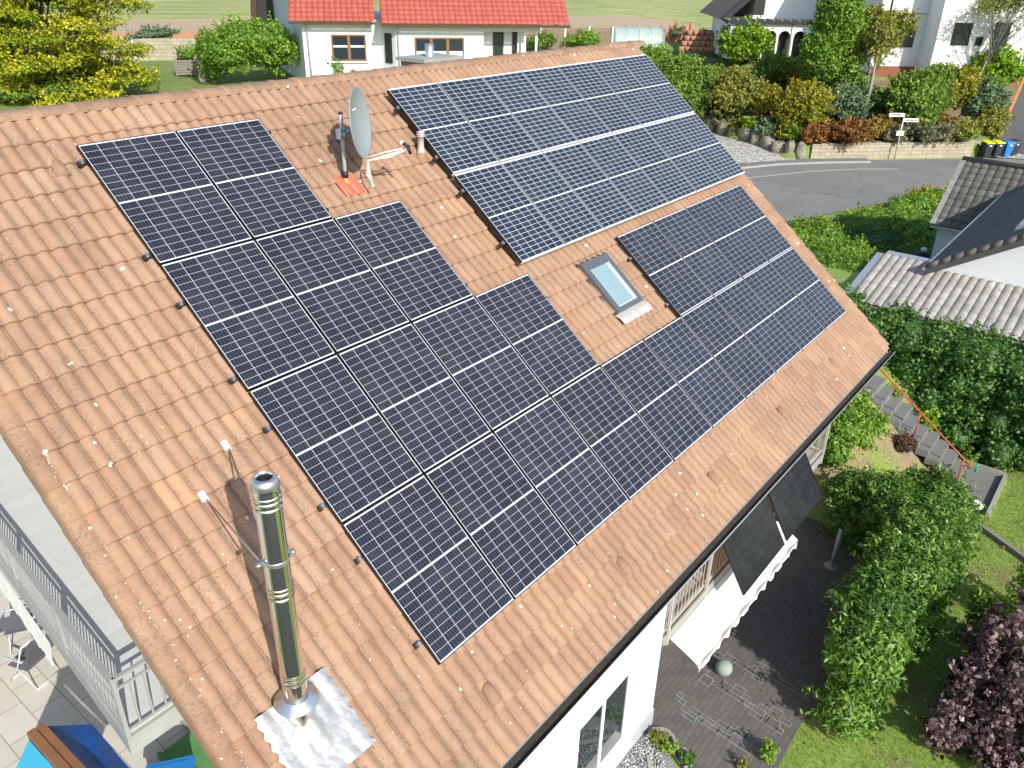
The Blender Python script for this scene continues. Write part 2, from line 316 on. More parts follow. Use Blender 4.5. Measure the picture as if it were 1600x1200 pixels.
dkpav=mat('dark_driveway',(.07,.07,.07),.8,c2=(.10,.10,.098),sc=.5)
vs=[]
for i in range(41):
    f_=i/40; cx_=62.2+28*f_; a0=-3.6-3*f_; a1=.9+1.6*f_
    for j in range(9): yy=a0+(a1-a0)*j/8; vs.append((cx_+.6*(8-j)/8,yy,terr(cx_+.6*(8-j)/8,yy)+.10))
tag(MB().add(vs,[(i*9+j,(i+1)*9+j,(i+1)*9+j+1,i*9+j+1) for i in range(40) for j in range(8)],True).build('driveway',dkpav),kind='structure')
vs=[]
for i in range(9):
    for j in range(13): xx=59.6+.42*i+.25*j; yy=1.0-.55*j+.15*i; vs.append((xx,yy,terr(xx,yy)+.06))
tag(MB().add(vs,[(i*13+j,(i+1)*13+j,(i+1)*13+j+1,i*13+j+1) for i in range(8) for j in range(12)],True).build('driveway',cob),kind='structure')
# ---------------- house ----------------
AL=R(38.8377); cA,sA=math.cos(AL),math.sin(AL)
RM=Matrix(((1,0,0),(0,cA,-sA),(0,sA,cA))).to_4x4()   # x along the eave, y up the slope, z out of the roof
def W(u,v,w=0): return Vector((u,-v*cA-w*sA,9.5-v*sA+w*cA))
def onroof(o,u,v,w=0): o.location=W(u,v,w); o.rotation_euler=(AL,0,0); return o
house=empty('house',(4.95,0,0)); tag(house,'white house in the foreground with a steep orange clay tile roof full of solar panels','house')
H_=lambda: None
def hb(mb,name,m,parent=house):   # build in world coordinates, hang under the house
    o=mb.build(name,m,parent); o.location=(-4.95,0,0) if parent is house else (0,0,0); return o
# tile material
tm=bpy.data.materials.new('clay_roof_tiles'); tm.use_nodes=True; t=NT(tm); P_=t.pos()
ti=t.n('ShaderNodeAttribute',attribute_name='tint').outputs['Fac']; di=t.n('ShaderNodeAttribute',attribute_name='darken').outputs['Fac']
base=t.ramp(ti,[(0,(.29,.154,.096)),(.3,(.345,.196,.118)),(.55,(.385,.231,.142)),(.8,(.405,.254,.162)),(.93,(.40,.272,.192)),(1,(.48,.275,.150))])
nL=t.noise(.45,P_,4,.6); nM=t.noise(5,P_,5,.7); nS=t.noise(42,P_,3,.7); nC=t.noise(2.2,P_,4,.6)
base=t.mix(t.ramp(nM,[(.35,(0,0,0)),(.7,(.5,.5,.5))]),base,(.42,.272,.182))
dark_mask=t.m('MULTIPLY',t.m('ADD',t.m('MULTIPLY',di,.85),t.ramp(nL,[(.35,(0,0,0)),(.65,(.65,.65,.65))])),t.ramp(nC,[(.3,(.25,.25,.25)),(.65,(1,1,1))]))  # darker in valleys, joints and butt ends, plus random grime
base=t.mix(t.m('MINIMUM',t.m('MULTIPLY',dark_mask,.72),.7),base,(.21,.14,.10))
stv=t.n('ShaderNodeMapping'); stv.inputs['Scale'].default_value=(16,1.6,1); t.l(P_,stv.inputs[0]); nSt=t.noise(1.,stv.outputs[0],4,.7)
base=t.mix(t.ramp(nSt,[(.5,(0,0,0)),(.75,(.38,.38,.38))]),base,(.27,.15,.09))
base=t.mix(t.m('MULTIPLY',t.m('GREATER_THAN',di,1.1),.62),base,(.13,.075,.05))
dots=t.m('MULTIPLY',t.ramp(nS,[(.535,(0,0,0)),(.60,(1,1,1))]),t.ramp(t.m('ADD',t.m('MULTIPLY',nC,.7),t.m('MULTIPLY',di,.25)),[(.30,(.1,.1,.1)),(.52,(.85,.85,.85))]))
base=t.mix(dots,base,(.16,.12,.095))
def lichen(sc,th,seed):
    vv=t.n('ShaderNodeTexVoronoi'); vv.inputs['Scale'].default_value=sc; of=t.n('ShaderNodeVectorMath',operation='ADD'); of.inputs[1].default_value=(seed,seed*2,0); t.l(P_,of.inputs[0]); t.l(of.outputs[0],vv.inputs['Vector'])
    rnd=t.n('ShaderNodeSeparateColor'); t.l(vv.outputs['Color'],rnd.inputs[0])
    rad=t.m('MULTIPLY',t.m('SUBTRACT',rnd.outputs[0],th),.45); d=t.m('ADD',vv.outputs['Distance'],t.m('MULTIPLY',t.m('SUBTRACT',nS,.5),.10))
    return t.m('LESS_THAN',d,rad)
base=t.mix(lichen(5.2,.66,3.),base,(.70,.66,.58)); base=t.mix(lichen(10.,.76,9.),base,(.62,.60,.50))
t.l(base,t.b.inputs['Base Color']); t.b.inputs['Roughness'].default_value=.82; t.b.inputs['Specular IOR Level'].default_value=.25
t.bump(t.m('ADD',t.m('MULTIPLY',nS,.5),nM),.5,.008)
TW,TL=.3045,.3235; U0=-1.89; V0=2.747
def tilefield(u0,nu,v0,nv,skip=None):
    xp=np.array([0,.012,.03,.06,.10,.16,.22,.28,.34,.40,.45,.485,.515,.55,.60,.66,.72,.78,.84,.90,.95,.985,1.0])
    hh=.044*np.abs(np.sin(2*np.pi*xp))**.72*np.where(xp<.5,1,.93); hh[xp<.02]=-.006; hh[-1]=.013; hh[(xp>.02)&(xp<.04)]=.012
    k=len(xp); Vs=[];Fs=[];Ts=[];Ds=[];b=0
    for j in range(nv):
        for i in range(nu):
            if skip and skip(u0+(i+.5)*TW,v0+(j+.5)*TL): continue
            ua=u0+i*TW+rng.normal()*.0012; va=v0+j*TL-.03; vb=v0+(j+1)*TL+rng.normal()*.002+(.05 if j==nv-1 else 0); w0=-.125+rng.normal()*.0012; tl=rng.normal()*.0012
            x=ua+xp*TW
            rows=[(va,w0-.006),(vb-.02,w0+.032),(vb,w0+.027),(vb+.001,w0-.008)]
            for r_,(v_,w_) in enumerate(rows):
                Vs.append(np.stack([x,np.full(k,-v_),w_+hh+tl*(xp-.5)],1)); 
                Ds.append(1.0*(xp<.025)+np.clip((1-hh/.044)*.95,0,1)**1.3+(0.45 if r_==2 else (1.45 if r_==3 else 0)))  # rises in valleys, at side joints and on butt faces
            tt=.48+rng.normal()*.17+.06*math.sin(i*.21+j*.35); tt=min(max(tt,.03),.93)
            if (i+j*3)%97==41: tt=1.
            Ts.append(np.full(4*k,tt))
            for r_ in range(3):
                a=b+r_*k+np.arange(k-1); Fs.append(np.stack([a+k,a+k+1,a+1,a],1))
            b+=4*k
    return np.vstack(Vs),np.vstack(Fs),np.concatenate(Ts),np.concatenate(Ds)
NU=46; NV=25
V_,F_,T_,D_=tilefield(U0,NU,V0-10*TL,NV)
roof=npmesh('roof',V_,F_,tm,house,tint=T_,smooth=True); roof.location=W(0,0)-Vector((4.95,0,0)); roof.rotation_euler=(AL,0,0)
a=roof.data.attributes.new('darken','FLOAT','POINT'); a.data.foreach_set('value',D_.astype(np.float32))
# sharp butt edge
me=roof.data
UE=U0+NU*TW; VR=V0-10*TL; VE=VR+NV*TL+.05
def roofchild(mb,name,m):
    o=mb.build(name,m,roof); return o
def addattr(o,tt,dd=.3):
    n=len(o.data.vertices)
    for nm,v in (('tint',tt),('darken',dd)):
        a=o.data.attributes.new(nm,'FLOAT','POINT'); a.data.foreach_set('value',np.full(n,v,np.float32) if np.isscalar(v) else np.asarray(v,np.float32))
# verge tiles (both gable edges)
for side,ue in ((-1,U0),(1,UE)):
    mb=MB(); tt=[]
    for j in range(NV):
        vb=VR+(j+1)*TL; va=vb-TL-.02; jt=.0
        prof=[(0.03,.0),(0,.018),(-.03,.03),(-.07,.034),(-.105,.028),(-.135,.006),(-.145,-.03),(-.147,-.14)]
        x=[ue+side*(-1)*(p[0]) if side>0 else ue+p[0] for p in prof]; 
        vs=[(x[q],-va,-.128+prof[q][1]) for q in range(8)]+[(x[q],-vb,-.098+prof[q][1]) for q in range(8)]+[(x[q],-vb-.001,-.13+prof[q][1]) for q in range(8)]
        fs=[]
        for q in range(7):
            f1=(q,q+1,9+q,8+q); f2=(8+q,9+q,17+q,16+q); fs+= [f1[::-1],f2[::-1]] if side>0 else [f1,f2]
        mb.add(vs,fs,True); tt+= [min(max(.45+rng.normal()*.18,0),.92)]*24
    o=roofchild(mb,'verge_tiles',tm); addattr(o,tt,.5 if side<0 else .3)
# ridge tiles
mb=MB(); tt=[]; n=12; x=U0-.16
while x<UE+.15:
    L=.42; r0,r1=.128,.134; ring=[]
    for (xx,r) in ((x,r1),(x+.04,r1+.004),(x+.05,r0+.004),(x+L,r0-.004)):
        for k in range(n+1):
            a_=math.pi*k/n; ring.append((xx,.59+r*1.15*math.cos(a_),9.735+r*.62*math.sin(a_)**.8*(1.0 if r<.131 else 1.12)+rng.normal()*.002 if 0<k<n else 9.735))
    m_=n+1; fs=[(i*m_+k,(i+1)*m_+k,(i+1)*m_+k+1,i*m_+k+1) for i in range(3) for k in range(n)]+[tuple(range(m_))]
    mb.add(ring,fs,True); tt+=[min(max(.5+rng.normal()*.22,0),.92)]*len(ring); x+=.385
ridge=mb.build('ridge_tiles',tm,roof); ridge.matrix_parent_inverse=Matrix(); addattr(ridge,tt,.55)
ridge.matrix_local=(Matrix.Translation(W(0,0))@RM).inverted()
# back slope of the roof, soffit boards, verge board
mb=MB(); yr,zr=W(0,VR,-.1).y,W(0,VR,-.1).z
ye=W(0,VE,-.13).y; ze=W(0,VE,-.13).z; yb=2*.59-ye
mb.add([(U0-.1,.59,9.80),(UE+.1,.59,9.80),(UE+.1,yb,ze+.03),(U0-.1,yb,ze+.03)],[(0,1,2,3)])
o=hb(mb,'back_roof_slope',tm,house); addattr(o,.5,.5)
mb=MB(); 
for x0,x1 in ((U0-.12,UE+.12),):
    mb.add([(x0,ye+.02,ze-.01),(x1,ye+.02,ze-.01),(x1,.59,9.68),(x0,.59,9.68),(x1,yb,ze),(x0,yb,ze)],[(0,1,2,3),(3,2,4,5)])
hb(mb,'soffit',wooddk)
# walls
mb=MB(); ztop=lambda y: 9.5-.1+( -abs(y-.66)*math.tan(AL)) +.33
wx0,wx1,wy=.9,4.95,-5.15
mb.add([(wx0,wy,.35),(wx1,wy,.35),(wx1,wy,5.12),(wx0,wy,5.12)],[(0,1,2,3)])
mb.add([(wx1,wy,.35),(wx1,-4.3,.35),(wx1,-4.3,5.8),(wx1,wy,5.12)],[(0,1,2,3)])
mb.add([(wx0,6.4,.3),(wx0,wy,.3),(wx0,wy,5.12),(wx0,.66,9.75),(wx0,6.4,5.2)],[(0,1,2,3,4)])
mb.add([(11.7,-4.3,.3),(11.7,6.4,.3),(11.7,6.4,5.2),(11.7,.66,9.75),(11.7,-4.3,5.8)],[(0,1,2,3,4)])
mb.add([(4.95,-4.3,.3),(11.7,-4.3,.3),(11.7,-4.3,5.8),(4.95,-4.3,5.8)],[(0,1,2,3)])
mb.add([(11.7,6.4,.3),(.9,6.4,.3),(.9,6.4,5.2),(11.7,6.4,5.2)],[(0,1,2,3)])
hb(mb,'wall',white)
plinth=mat('grey_plinth',(.42,.44,.45),.85,c2=(.34,.36,.37),sc=2)
mb=MB().box(.88,4.97,-5.17,-5.0,0,.36).box(4.9,4.973,-5.0,-4.3,0,.36).box(4.95,11.72,-4.32,-4.2,0,.36); hb(mb,'plinth',plinth)
# window low on the front wall
wx,wz=3.62,1.15
win=hb(MB().box(2.55,3.95,-5.175,-5.1,.62,.68).box(2.55,3.95,-5.175,-5.1,2.06,2.12).box(2.55,2.61,-5.175,-5.1,.68,2.06).box(3.89,3.95,-5.175,-5.1,.68,2.06).box(3.2,3.27,-5.175,-5.1,.68,2.06),'window',mat('white_window_frame',(.8,.8,.79),.4))
o=MB().box(2.61,3.2,-5.162,-5.12,.68,2.06).build('pane',winglass,win)
o=MB().box(3.27,3.89,-5.162,-5.12,.68,2.06).build('pane',winglass,win)
o=MB().box(2.5,4.0,-5.32,-5.152,.57,.615).build('sill',MATS['white_window_frame'],win)
o=MB().box(3.955,4.02,-5.20,-5.152,.62,2.2).build('shutter_rail',MATS['white_window_frame'],win)
# gutter
mb=MB(); n=10; gy,gz=ye-.055,ze-.06; vs=[]
for xx in (U0-.1,UE+.12):
    for k in range(n+1):
        a_=math.pi+math.pi*k/n; vs.append((xx,gy+.075*math.cos(a_),gz+.075*math.sin(a_)))
    for k in range(n+1):
        a_=math.pi+math.pi*(n-k)/n; vs.append((xx,gy+.070*math.cos(a_),gz+.07*math.sin(a_)+.002))
m_=2*(n+1); mb.add(vs,[(k,(k+1)%m_,m_+(k+1)%m_,m_+k) for k in range(m_)]+[tuple(range(m_)),tuple(range(m_,2*m_))],False)
mb.tube([(U0-.1,gy-.078,gz+.004),(UE+.12,gy-.078,gz+.004)],.011,8)
gutter=hb(mb,'gutter',zinc)
mb=MB().box(U0-.05,UE+.05,gy-.062,gy+.06,gz-.045,gz-.028); gutter_strip=mb.build('gutter_dark_strip',mat('gutter_dark_fill',(.035,.028,.022),.95,c2=(.06,.05,.035),sc=12,bump=.7,bsc=30,bd=.02),gutter)  # dark strip along the bottom of the gutter
hb(MB().box(U0-.1,UE+.1,ye+.03,ye+.055,ze-.2,ze-.01),'fascia_board',wooddk)
# balcony under the eave
slab=hb(MB().box(4.953,11.95,-5.16,-3.55,1.80,1.95).box(4.953,11.95,-5.19,-5.165,1.78,1.97),'balcony_slab',concrete)
mb=MB()
for i in range(14): mb.box(4.99,11.6,-4.33-.012*(i%2),-4.305,1.98+i*.19,2.155+i*.19)
mb.box(4.96,5.0,-5.1,-4.33,1.96,3.4)
hb(mb,'wood_cladding',woodor)
railm=mat('painted_rail',(.47,.45,.42),.5,c2=(.40,.38,.35),sc=5)
balr=hb(MB().box(4.98,11.95,-5.16,-5.11,2.84,2.89).box(4.98,11.95,-5.15,-5.12,2.70,2.73).box(4.98,11.95,-5.15,-5.12,2.02,2.05).box(11.9,11.95,-5.11,-3.55,2.84,2.89).box(11.91,11.94,-5.11,-3.55,2.02,2.05),'balcony_railing',railm)
x=5.03
while x<11.95: MB().box(x,x+.011,-5.142,-5.131,2.05,2.70).build('baluster',railm,balr); x+=.125
y=-5.05
while y<-3.6: MB().box(11.915,11.933,y,y+.018,2.05,2.84).build('baluster',railm,balr); y+=.125
for x in (5.05,6.36,8.2,10.1,11.9): MB().box(x,x+.045,-5.2,-5.155,1.72,2.84).build('railing_post',railm,balr)
# lichen crusts along the near verge joint and on the ridge
lich=mat('lichen_crust',(.50,.48,.40),.95,c2=(.30,.28,.2),sc=30,bump=1,bsc=60,bd=.01)
def crust(n,fu,fv,fw,name,par,smin,smax):
    mb=MB()
    for _ in range(n):
        u,v,w_=fu(),fv(),fw(); r_=rng.uniform(smin,smax)*rng.uniform(.4,1.)
        k=9; P=[(u+r_*(.6+.5*rng.random())*math.cos(a),-v+r_*(.6+.5*rng.random())*math.sin(a),w_) for a in np.linspace(0,2*math.pi,k,endpoint=False)]
        mb.add(P+[(u,-v,w_+.004)],[(i,(i+1)%k,k) for i in range(k)],True)
    return mb.build(name,lich,par)
crust(230,lambda:U0+.02+rng.normal()*.02,lambda:rng.choice([2.1,2.9,3.3,3.9,4.5,4.7,5.2,5.9,6.3,6.9,7.3])+rng.normal()*.14,lambda:-.085+rng.normal()*.004,'lichen_patches',roof,.006,.022)['kind']='stuff'
# vent tiles
for k,(u,v) in enumerate([(-.27,.21),(2.73,.21),(.32,7.12),(2.77,7.12),(5.16,7.12),(7.6,7.12),(9.94,7.12)]):
    mb=MB(); vs=[];n=10
    for (dy,sc_) in ((-.10,1.),(-.02,1.),(.09,.85),(.13,.15)):
        for q in range(n+1):
            a_=math.pi*q/n; vs.append((.075*sc_*math.cos(a_),dy,.062*max(sc_-.0,.1)*math.sin(a_)-.012*0))
    m_=n+1; mb.add(vs,[(i*m_+q,i*m_+q+1,(i+1)*m_+q+1,(i+1)*m_+q) for i in range(3) for q in range(n)]+[tuple(range(m_))[::-1]],True)
    o=roofchild(mb,'vent_tile',tm); o.location=(u,-v,-.092); o.rotation_euler=(0,0,0); addattr(o,.25,.6)
# skylight (roof coordinates)
sk_=empty('skylight'); sk_.parent=roof; sk_.location=(6.1,-3.94,-.06)
gm_=mat('skylight_cladding',(.20,.21,.215),.35,.6); 
mb=MB(); w2,h2=.36,.47
mb.box(-w2,-w2+.10,-h2,h2,-.07,.035).box(w2-.10,w2,-h2,h2,-.07,.035).box(-w2+.1,w2-.1,h2-.15,h2,-.07,.035).box(-w2+.1,w2-.1,-h2,-h2+.07,-.07,.035); mb.build('skylight_frame',gm_,sk_)
MB().box(-w2+.10,-w2+.118,-h2+.07,h2-.15,.0,.03).box(w2-.118,w2-.10,-h2+.07,h2-.15,.0,.03).box(-w2+.118,w2-.118,-h2+.07,-h2+.10,.0,.03).box(w2-.16,w2-.13,-h2+.1,h2-.15,.0,.012).build('glazing_bead',alu,sk_)
MB().box(-w2+.118,w2-.118,-h2+.10,h2-.15,-.02,.008).build('pane',skyglass,sk_)
MB().box(-w2-.05,-w2-.004,-h2-.03,h2+.03,-.09,-.045).box(w2+.004,w2+.05,-h2-.03,h2+.03,-.09,-.045).box(-w2-.05,w2+.05,h2+.005,h2+.04,-.09,-.03).build('flashing_gutter',rubber,sk_)
mb=MB(); nx=28; vs=[]
for j,(yy,zz) in enumerate(((-h2-.002,-.02),(-h2-.08,.022),(-h2-.14,.026),(-h2-.20,.024))):
    for i in range(nx+1):
        xx=-w2-.06+(2*w2+.12)*i/nx; vs.append((xx,yy+(0 if j<3 else .008*math.sin(i*2.1)),zz+(.006*math.sin(2*math.pi*xx/.152) if j>1 else 0)))
mb.add(vs,[(j*(nx+1)+i,(j+1)*(nx+1)+i,(j+1)*(nx+1)+i+1,j*(nx+1)+i+1) for j in range(3) for i in range(nx)],True); mb.build('lead_apron',lead,sk_)
# chimney behind the ridge
brick=bpy.data.materials.new('chimney_brick'); brick.use_nodes=True; t=NT(brick); br=t.n('ShaderNodeTexBrick'); br.inputs['Scale'].default_value=1; br.inputs['Brick Width'].default_value=.24; br.inputs['Row Height'].default_value=.075; br.inputs['Mortar Size'].default_value=.008
br.inputs['Color1'].default_value=(.48,.25,.17,1); br.inputs['Color2'].default_value=(.36,.2,.15,1); br.inputs['Mortar'].default_value=(.45,.4,.35,1)
mp=t.n('ShaderNodeMapping'); mp.inputs['Rotation'].default_value=(R(90),0,0); t.l(t.pos(),mp.inputs[0]); t.l(mp.outputs[0],br.inputs['Vector']); t.l(br.outputs[0],t.b.inputs['Base Color']); t.b.inputs['Roughness'].default_value=.9
ch=hb(MB().box(6.38,7.25,1.05,1.6,8.8,9.76),'chimney',brick)
MB().box(6.33,7.30,.99,1.66,9.762,9.82).build('chimney_cap',concrete,ch)
MB().lathe([(.075,9.82),(.075,10.02),(.066,10.02),(.066,9.83)],(6.78,1.3,0),20).build('chimney_pipe',steeldull,ch)
# ---------------- gable balcony on the near side ----------------
bx,by=-1.60,-1.47; rd=Vector((.45,4.46,0)).normalized()
def along(d): return (bx+rd.x*d,by+rd.y*d)
tilem=bpy.data.materials.new('pale_terrace_tiles'); tilem.use_nodes=True; t=NT(tilem); br=t.n('ShaderNodeTexBrick'); br.offset=0; br.inputs['Scale'].default_value=1; br.inputs['Brick Width'].default_value=.6; br.inputs['Row Height'].default_value=.3; br.inputs['Mortar Size'].default_value=.003
P_=t.pos(); t.l(P_,br.inputs['Vector']); br.inputs['Color1'].default_value=(.55,.56,.54,1); br.inputs['Color2'].default_value=(.60,.60,.58,1); br.inputs['Mortar'].default_value=(.42,.42,.40,1)
t.l(t.mix(t.ramp(t.noise(3,P_,6,.7),[(.3,(0,0,0)),(.7,(.25,.25,.25))]),br.outputs[0],(.48,.49,.47)),t.b.inputs['Base Color']); t.b.inputs['Roughness'].default_value=.6
e=along(9.5)
gs=hb(MB().prism([(bx,by),(.9,by-.0),(.9,e[1]),e],2.72,3.0),'gable_balcony_slab',mat('pale_slab',(.38,.38,.365),.8,c2=(.31,.31,.30),sc=3))
MB().prism([(bx+.06,by+.06),(.9,by+.06),(.9,e[1]-.06),(e[0]+.06,e[1]-.06)],3.0,3.012).build('balcony_floor',tilem,gs)
gr_=mat('grey_rail_paint',(.34,.345,.34),.5,c2=(.29,.295,.29),sc=4)
mb=MB(); n0=Vector((-.02,0,0))
for z,hgt in ((3.93,.045),(3.78,.03),(3.09,.03)):
    mb.bar((bx+.03,by+.03,z),(*along(9.4),z),.05 if z>3.9 else .03,hgt); mb.bar((bx+.03,by+.03,z),(.88,by+.03,z),.05 if z>3.9 else .03,hgt)
rl=hb(mb,'gable_balcony_railing',gr_)
d=.1
while d<9.3:
    a_=along(d); MB().box(a_[0]+.024,a_[0]+.036,a_[1]-.008,a_[1]+.008,3.1,3.77).build('baluster',gr_,rl); d+=.115
x=bx+.2
while x<.85: MB().box(x-.01,x+.01,by+.02,by+.04,3.1,3.77).build('baluster',gr_,rl); x+=.17
for d in (0.03,1.9,3.8,5.7,7.6,9.3):
    a_=along(d); MB().box(a_[0]+.0,a_[0]+.05,a_[1]-.02,a_[1]+.03,2.85,3.92).build('railing_post',gr_,rl)
# ---------------- solar panels ----------------
def panelmat(name,nx,ny,w_,h_,lw,lh,cen,cell,line,edge=.012,busb=0,edgey=.012):
    m=bpy.data.materials.new(name); m.use_nodes=True; t=NT(m); P_=t.pos(); s=t.n('ShaderNodeSeparateXYZ'); t.l(P_,s.inputs[0])
    x=t.m('ADD',s.outputs[0],w_/2-edge); iw=w_-2*edge; cx=iw/nx
    y=s.outputs[1]; ya=t.m('SUBTRACT',t.m('ABSOLUTE',y),cen/2); ih=h_/2-edgey-cen/2; cy=ih/(ny/2)
    fx=t.m('DIVIDE',x,cx); fy=t.m('DIVIDE',ya,cy)
    def line_(f,c,l): 
        d=t.m('ABSOLUTE',t.m('SUBTRACT',f,t.m('ROUND',f))); return t.m('LESS_THAN',d,l/2/c)
    L=t.m('MAXIMUM',line_(fx,cx,lw),line_(fy,cy,lh)); L=t.m('MAXIMUM',L,t.m('LESS_THAN',ya,0.))
    L=t.m('MAXIMUM',L,t.m('MAXIMUM',t.m('LESS_THAN',x,0.),t.m('MAXIMUM',t.m('GREATER_THAN',x,iw),t.m('GREATER_THAN',ya,ih))))
    wn=t.n('ShaderNodeTexWhiteNoise',noise_dimensions='4D'); cv=t.n('ShaderNodeCombineXYZ'); t.l(t.m('FLOOR',fx),cv.inputs[0]); t.l(t.m('MULTIPLY',t.m('FLOOR',t.m('ADD',fy,t.m('MULTIPLY',t.m('SIGN',y),40.))),1.),cv.inputs[1]); t.l(cv.outputs[0],wn.inputs['Vector'])
    oi=t.n('ShaderNodeObjectInfo'); t.l(oi.outputs['Random'],wn.inputs['W'])
    k=t.m('ADD',t.m('MULTIPLY',wn.outputs['Value'],.55),t.m('MULTIPLY',oi.outputs['Random'],.45))
    cc=t.ramp(k,[(0,tuple(v*.72 for v in cell)),(.6,cell),(1,tuple(v*1.3 for v in cell))])
    if busb:
        bb=t.m('LESS_THAN',t.m('FRACT',t.m('MULTIPLY',x,busb)),.12); cc=t.mix(t.m('MULTIPLY',bb,.3),cc,(.2,.2,.21))
    dst=t.noise(2.3,P_,5,.7); cc=t.mix(t.ramp(dst,[(.45,(0,0,0)),(.8,(.10,.10,.10))]),cc,(.25,.23,.2))
    t.l(t.mix(L,cc,line),t.b.inputs['Base Color']); t.b.inputs['Roughness'].default_value=.16; t.b.inputs['Specular IOR Level'].default_value=.42
    return m
PW,PH=1.136,1.629
pmA=panelmat('solar_cells_wide',6,18,PW-.016,PH-.016,.0044,.0028,.018,(.020,.023,.036),(.62,.63,.66),.006,26,.014)
UW,UH=1.034,1.606
pmB=panelmat('solar_cells_narrow',6,20,UW-.016,UH-.016,.0064,.0054,.016,(.022,.031,.050),(.64,.66,.69),.008,0,.014)
mat('black_frame',(.02,.02,.022),.4,.3)
alub=mat('silver_panel_frame',(.80,.81,.82),.32,.35)
def frame_mb(w_,h_,th=.05,b=.008):
    return MB().box(-w_/2,w_/2,-h_/2,-h_/2+b,-th,0).box(-w_/2,w_/2,h_/2-b,h_/2,-th,0).box(-w_/2,-w_/2+b,-h_/2+b,h_/2-b,-th,0).box(w_/2-b,w_/2,-h_/2+b,h_/2-b,-th,0)
def make_panel(w_,h_,pm_,alt):
    e=empty('solar_panel'); fr=frame_mb(w_,h_).build('frame',MATS['black_frame'],e); fr.data.materials.append(alub)
    for p in fr.data.polygons:
        if alt and abs(p.center.y)>h_/2-.0085: p.material_index=1  # narrow panels: side bars stay black, painting the shade between columns
    MB().box(-w_/2+.008,w_/2-.008,-h_/2+.008,h_/2-.008,-.012,-.003).build('cell_glass',pm_,e); return e
def copy_tree(o,parent=None):
    c=o.copy(); COL.objects.link(c); c.parent=parent
    if parent is not None: c.matrix_parent_inverse=o.matrix_parent_inverse
    for ch in list(o.children): copy_tree(ch,c)
    return c
ORD=['first','second','third','fourth','fifth','sixth','seventh','eighth','ninth','tenth']
PU,PV=1.154,1.645
first=[None,None]
def place_panel(k,u,v,w_,label,grp):
    W_,H2,pm_=((PW,PH,pmA),(UW,UH,pmB))[k]
    if first[k] is None: o=first[k]=make_panel(W_,H2,pm_,k)
    else: o=copy_tree(first[k])
    onroof(o,u,v,w_); o.rotation_euler=(AL+rng.normal()*.0015,rng.normal()*.0015,rng.normal()*.0006); tag(o,label,'solar panel',grp)
for r,cols,txt in ((0,range(0,2),'in the topmost near row beside the satellite dish'),(1,range(0,3),'in the second near row'),(2,range(0,4),'in the third near row, left of the skylight'),(2,range(6,10),'in the row right of the skylight'),(3,range(0,10),'in the long lowest row')):
    for i,c_ in enumerate(cols):
        dx=-.006 if False else 0
        place_panel(0,c_*PU+PU/2-.003,r*PV+PV/2+(.012 if r==2 and c_>5 else 0),0,'black solar panel, %s from the left %s'%(ORD[i],txt),'wide solar panels on the lower part of the roof')
u0,v0,pu2,pv2=4.529,-.094,1.0477,1.6293
for r in range(2):
    for c_ in range(7):
        place_panel(1,u0+(c_+.5)*pu2,v0+(r+.5)*pv2,.10,'bluish solar panel, %s from the left in the %s row of the raised array'%(ORD[c_],('upper','lower')[r]),'narrow solar panels of the raised array')
# mounting rails
def rail(u0_,u1,v,w_,label):
    e=empty('mounting_rail'); onroof(e,u0_,v,w_); L=u1-u0_
    MB().box(0,L,-.02,.02,-.04,0).box(-.006,0,-.024,.024,-.044,.004).build('rail_profile',dkmetal,e)
    x=.035
    while x<L: MB().box(x-.015,x+.015,-.028,.028,-.075,-.041).build('roof_hook',dkmetal,e); x+=1.218
    MB().box(.015,.045,-.022,.022,.001,.028).build('end_clamp',steeldull,e)
    tag(e,label,'rail','panel mounting rails')
pos=('upper','lower')
for n_,(r,us,vs_) in enumerate(((0,(-.075,2*PU+.05),(.21,1.488)),(1,(-.075,3*PU+.05),(2.126,3.10)),(2,(-.075,4*PU+.05),(3.718,4.68)),(3,(-.075,10*PU-.02),(5.315,6.30)),(2,(6*PU-.09,10*PU-.02),(3.73,4.67)))):
    for k,v in enumerate(vs_):
        nm=['under the topmost row of the near array','under the second row of the near array','under the third row of the near array','under the long lowest row above the eave','under the four panels right of the skylight'][n_]
        rail(us[0],us[1],v,-.037,'%s aluminium rail %s'%(pos[k],nm))
for k,v in enumerate((.25,1.19,1.82,2.77)):
    rail(4.46,4.529+7*pu2-.02,v,.063,'%s aluminium rail under the raised array of bluish panels'%(['topmost','second','third','lowest'][k]))
# ---------------- things on the roof ----------------
def wv(u,v,w_=0): return W(u,v,w_)
# flue
fx,fy=-1.335,-4.745
fl=empty('flue_pipe',(fx,fy,5.5)); tag(fl,'tall shiny stainless steel flue pipe rising from the near corner of the roof','chimney pipe')
mb=MB(); r=.098
prof=[(r,-.35)]
for z0 in (.02,.94,1.88+.0): pass
prof=[(r,-.4),(r,-.39),(r,.48),(r,.50)]
def ribs(z): 
    return [(r,z-.105),(r,z-.103),(r,z-.1),(r,z-.077),(r,z-.075),(r+.006,z-.068),(r+.006,z-.060),(r,z-.054),(r,z-.02),(r+.006,z-.014),(r+.006,z-.006),(r,z),(r,z+.022),(r+.006,z+.028),(r+.006,z+.036),(r,z+.042),(r,z+.044),(r,z+.07),(r,z+.073)]
prof+=ribs(.62)+ribs(1.53)+ribs(2.36)+[(r,2.47),(r+.004,2.475),(r-.012,2.53),(r-.03,2.545),(r-.034,2.545)]
mb.lathe(prof,n=48); mb.build('pipe',steel,fl)
MB().lathe([(r+.002,2.465),(r+.008,2.47),(r-.008,2.528),(r-.032,2.548),(r-.036,2.546),(r-.036,2.52)],n=48).build('top_cap',steeldull,fl)
MB().lathe([(.0,2.15),(r-.034,2.15),(r-.034,2.53)],n=24).build('hole_shade',rubber,fl)  # black inner wall and disc paint the shade in the flue mouth
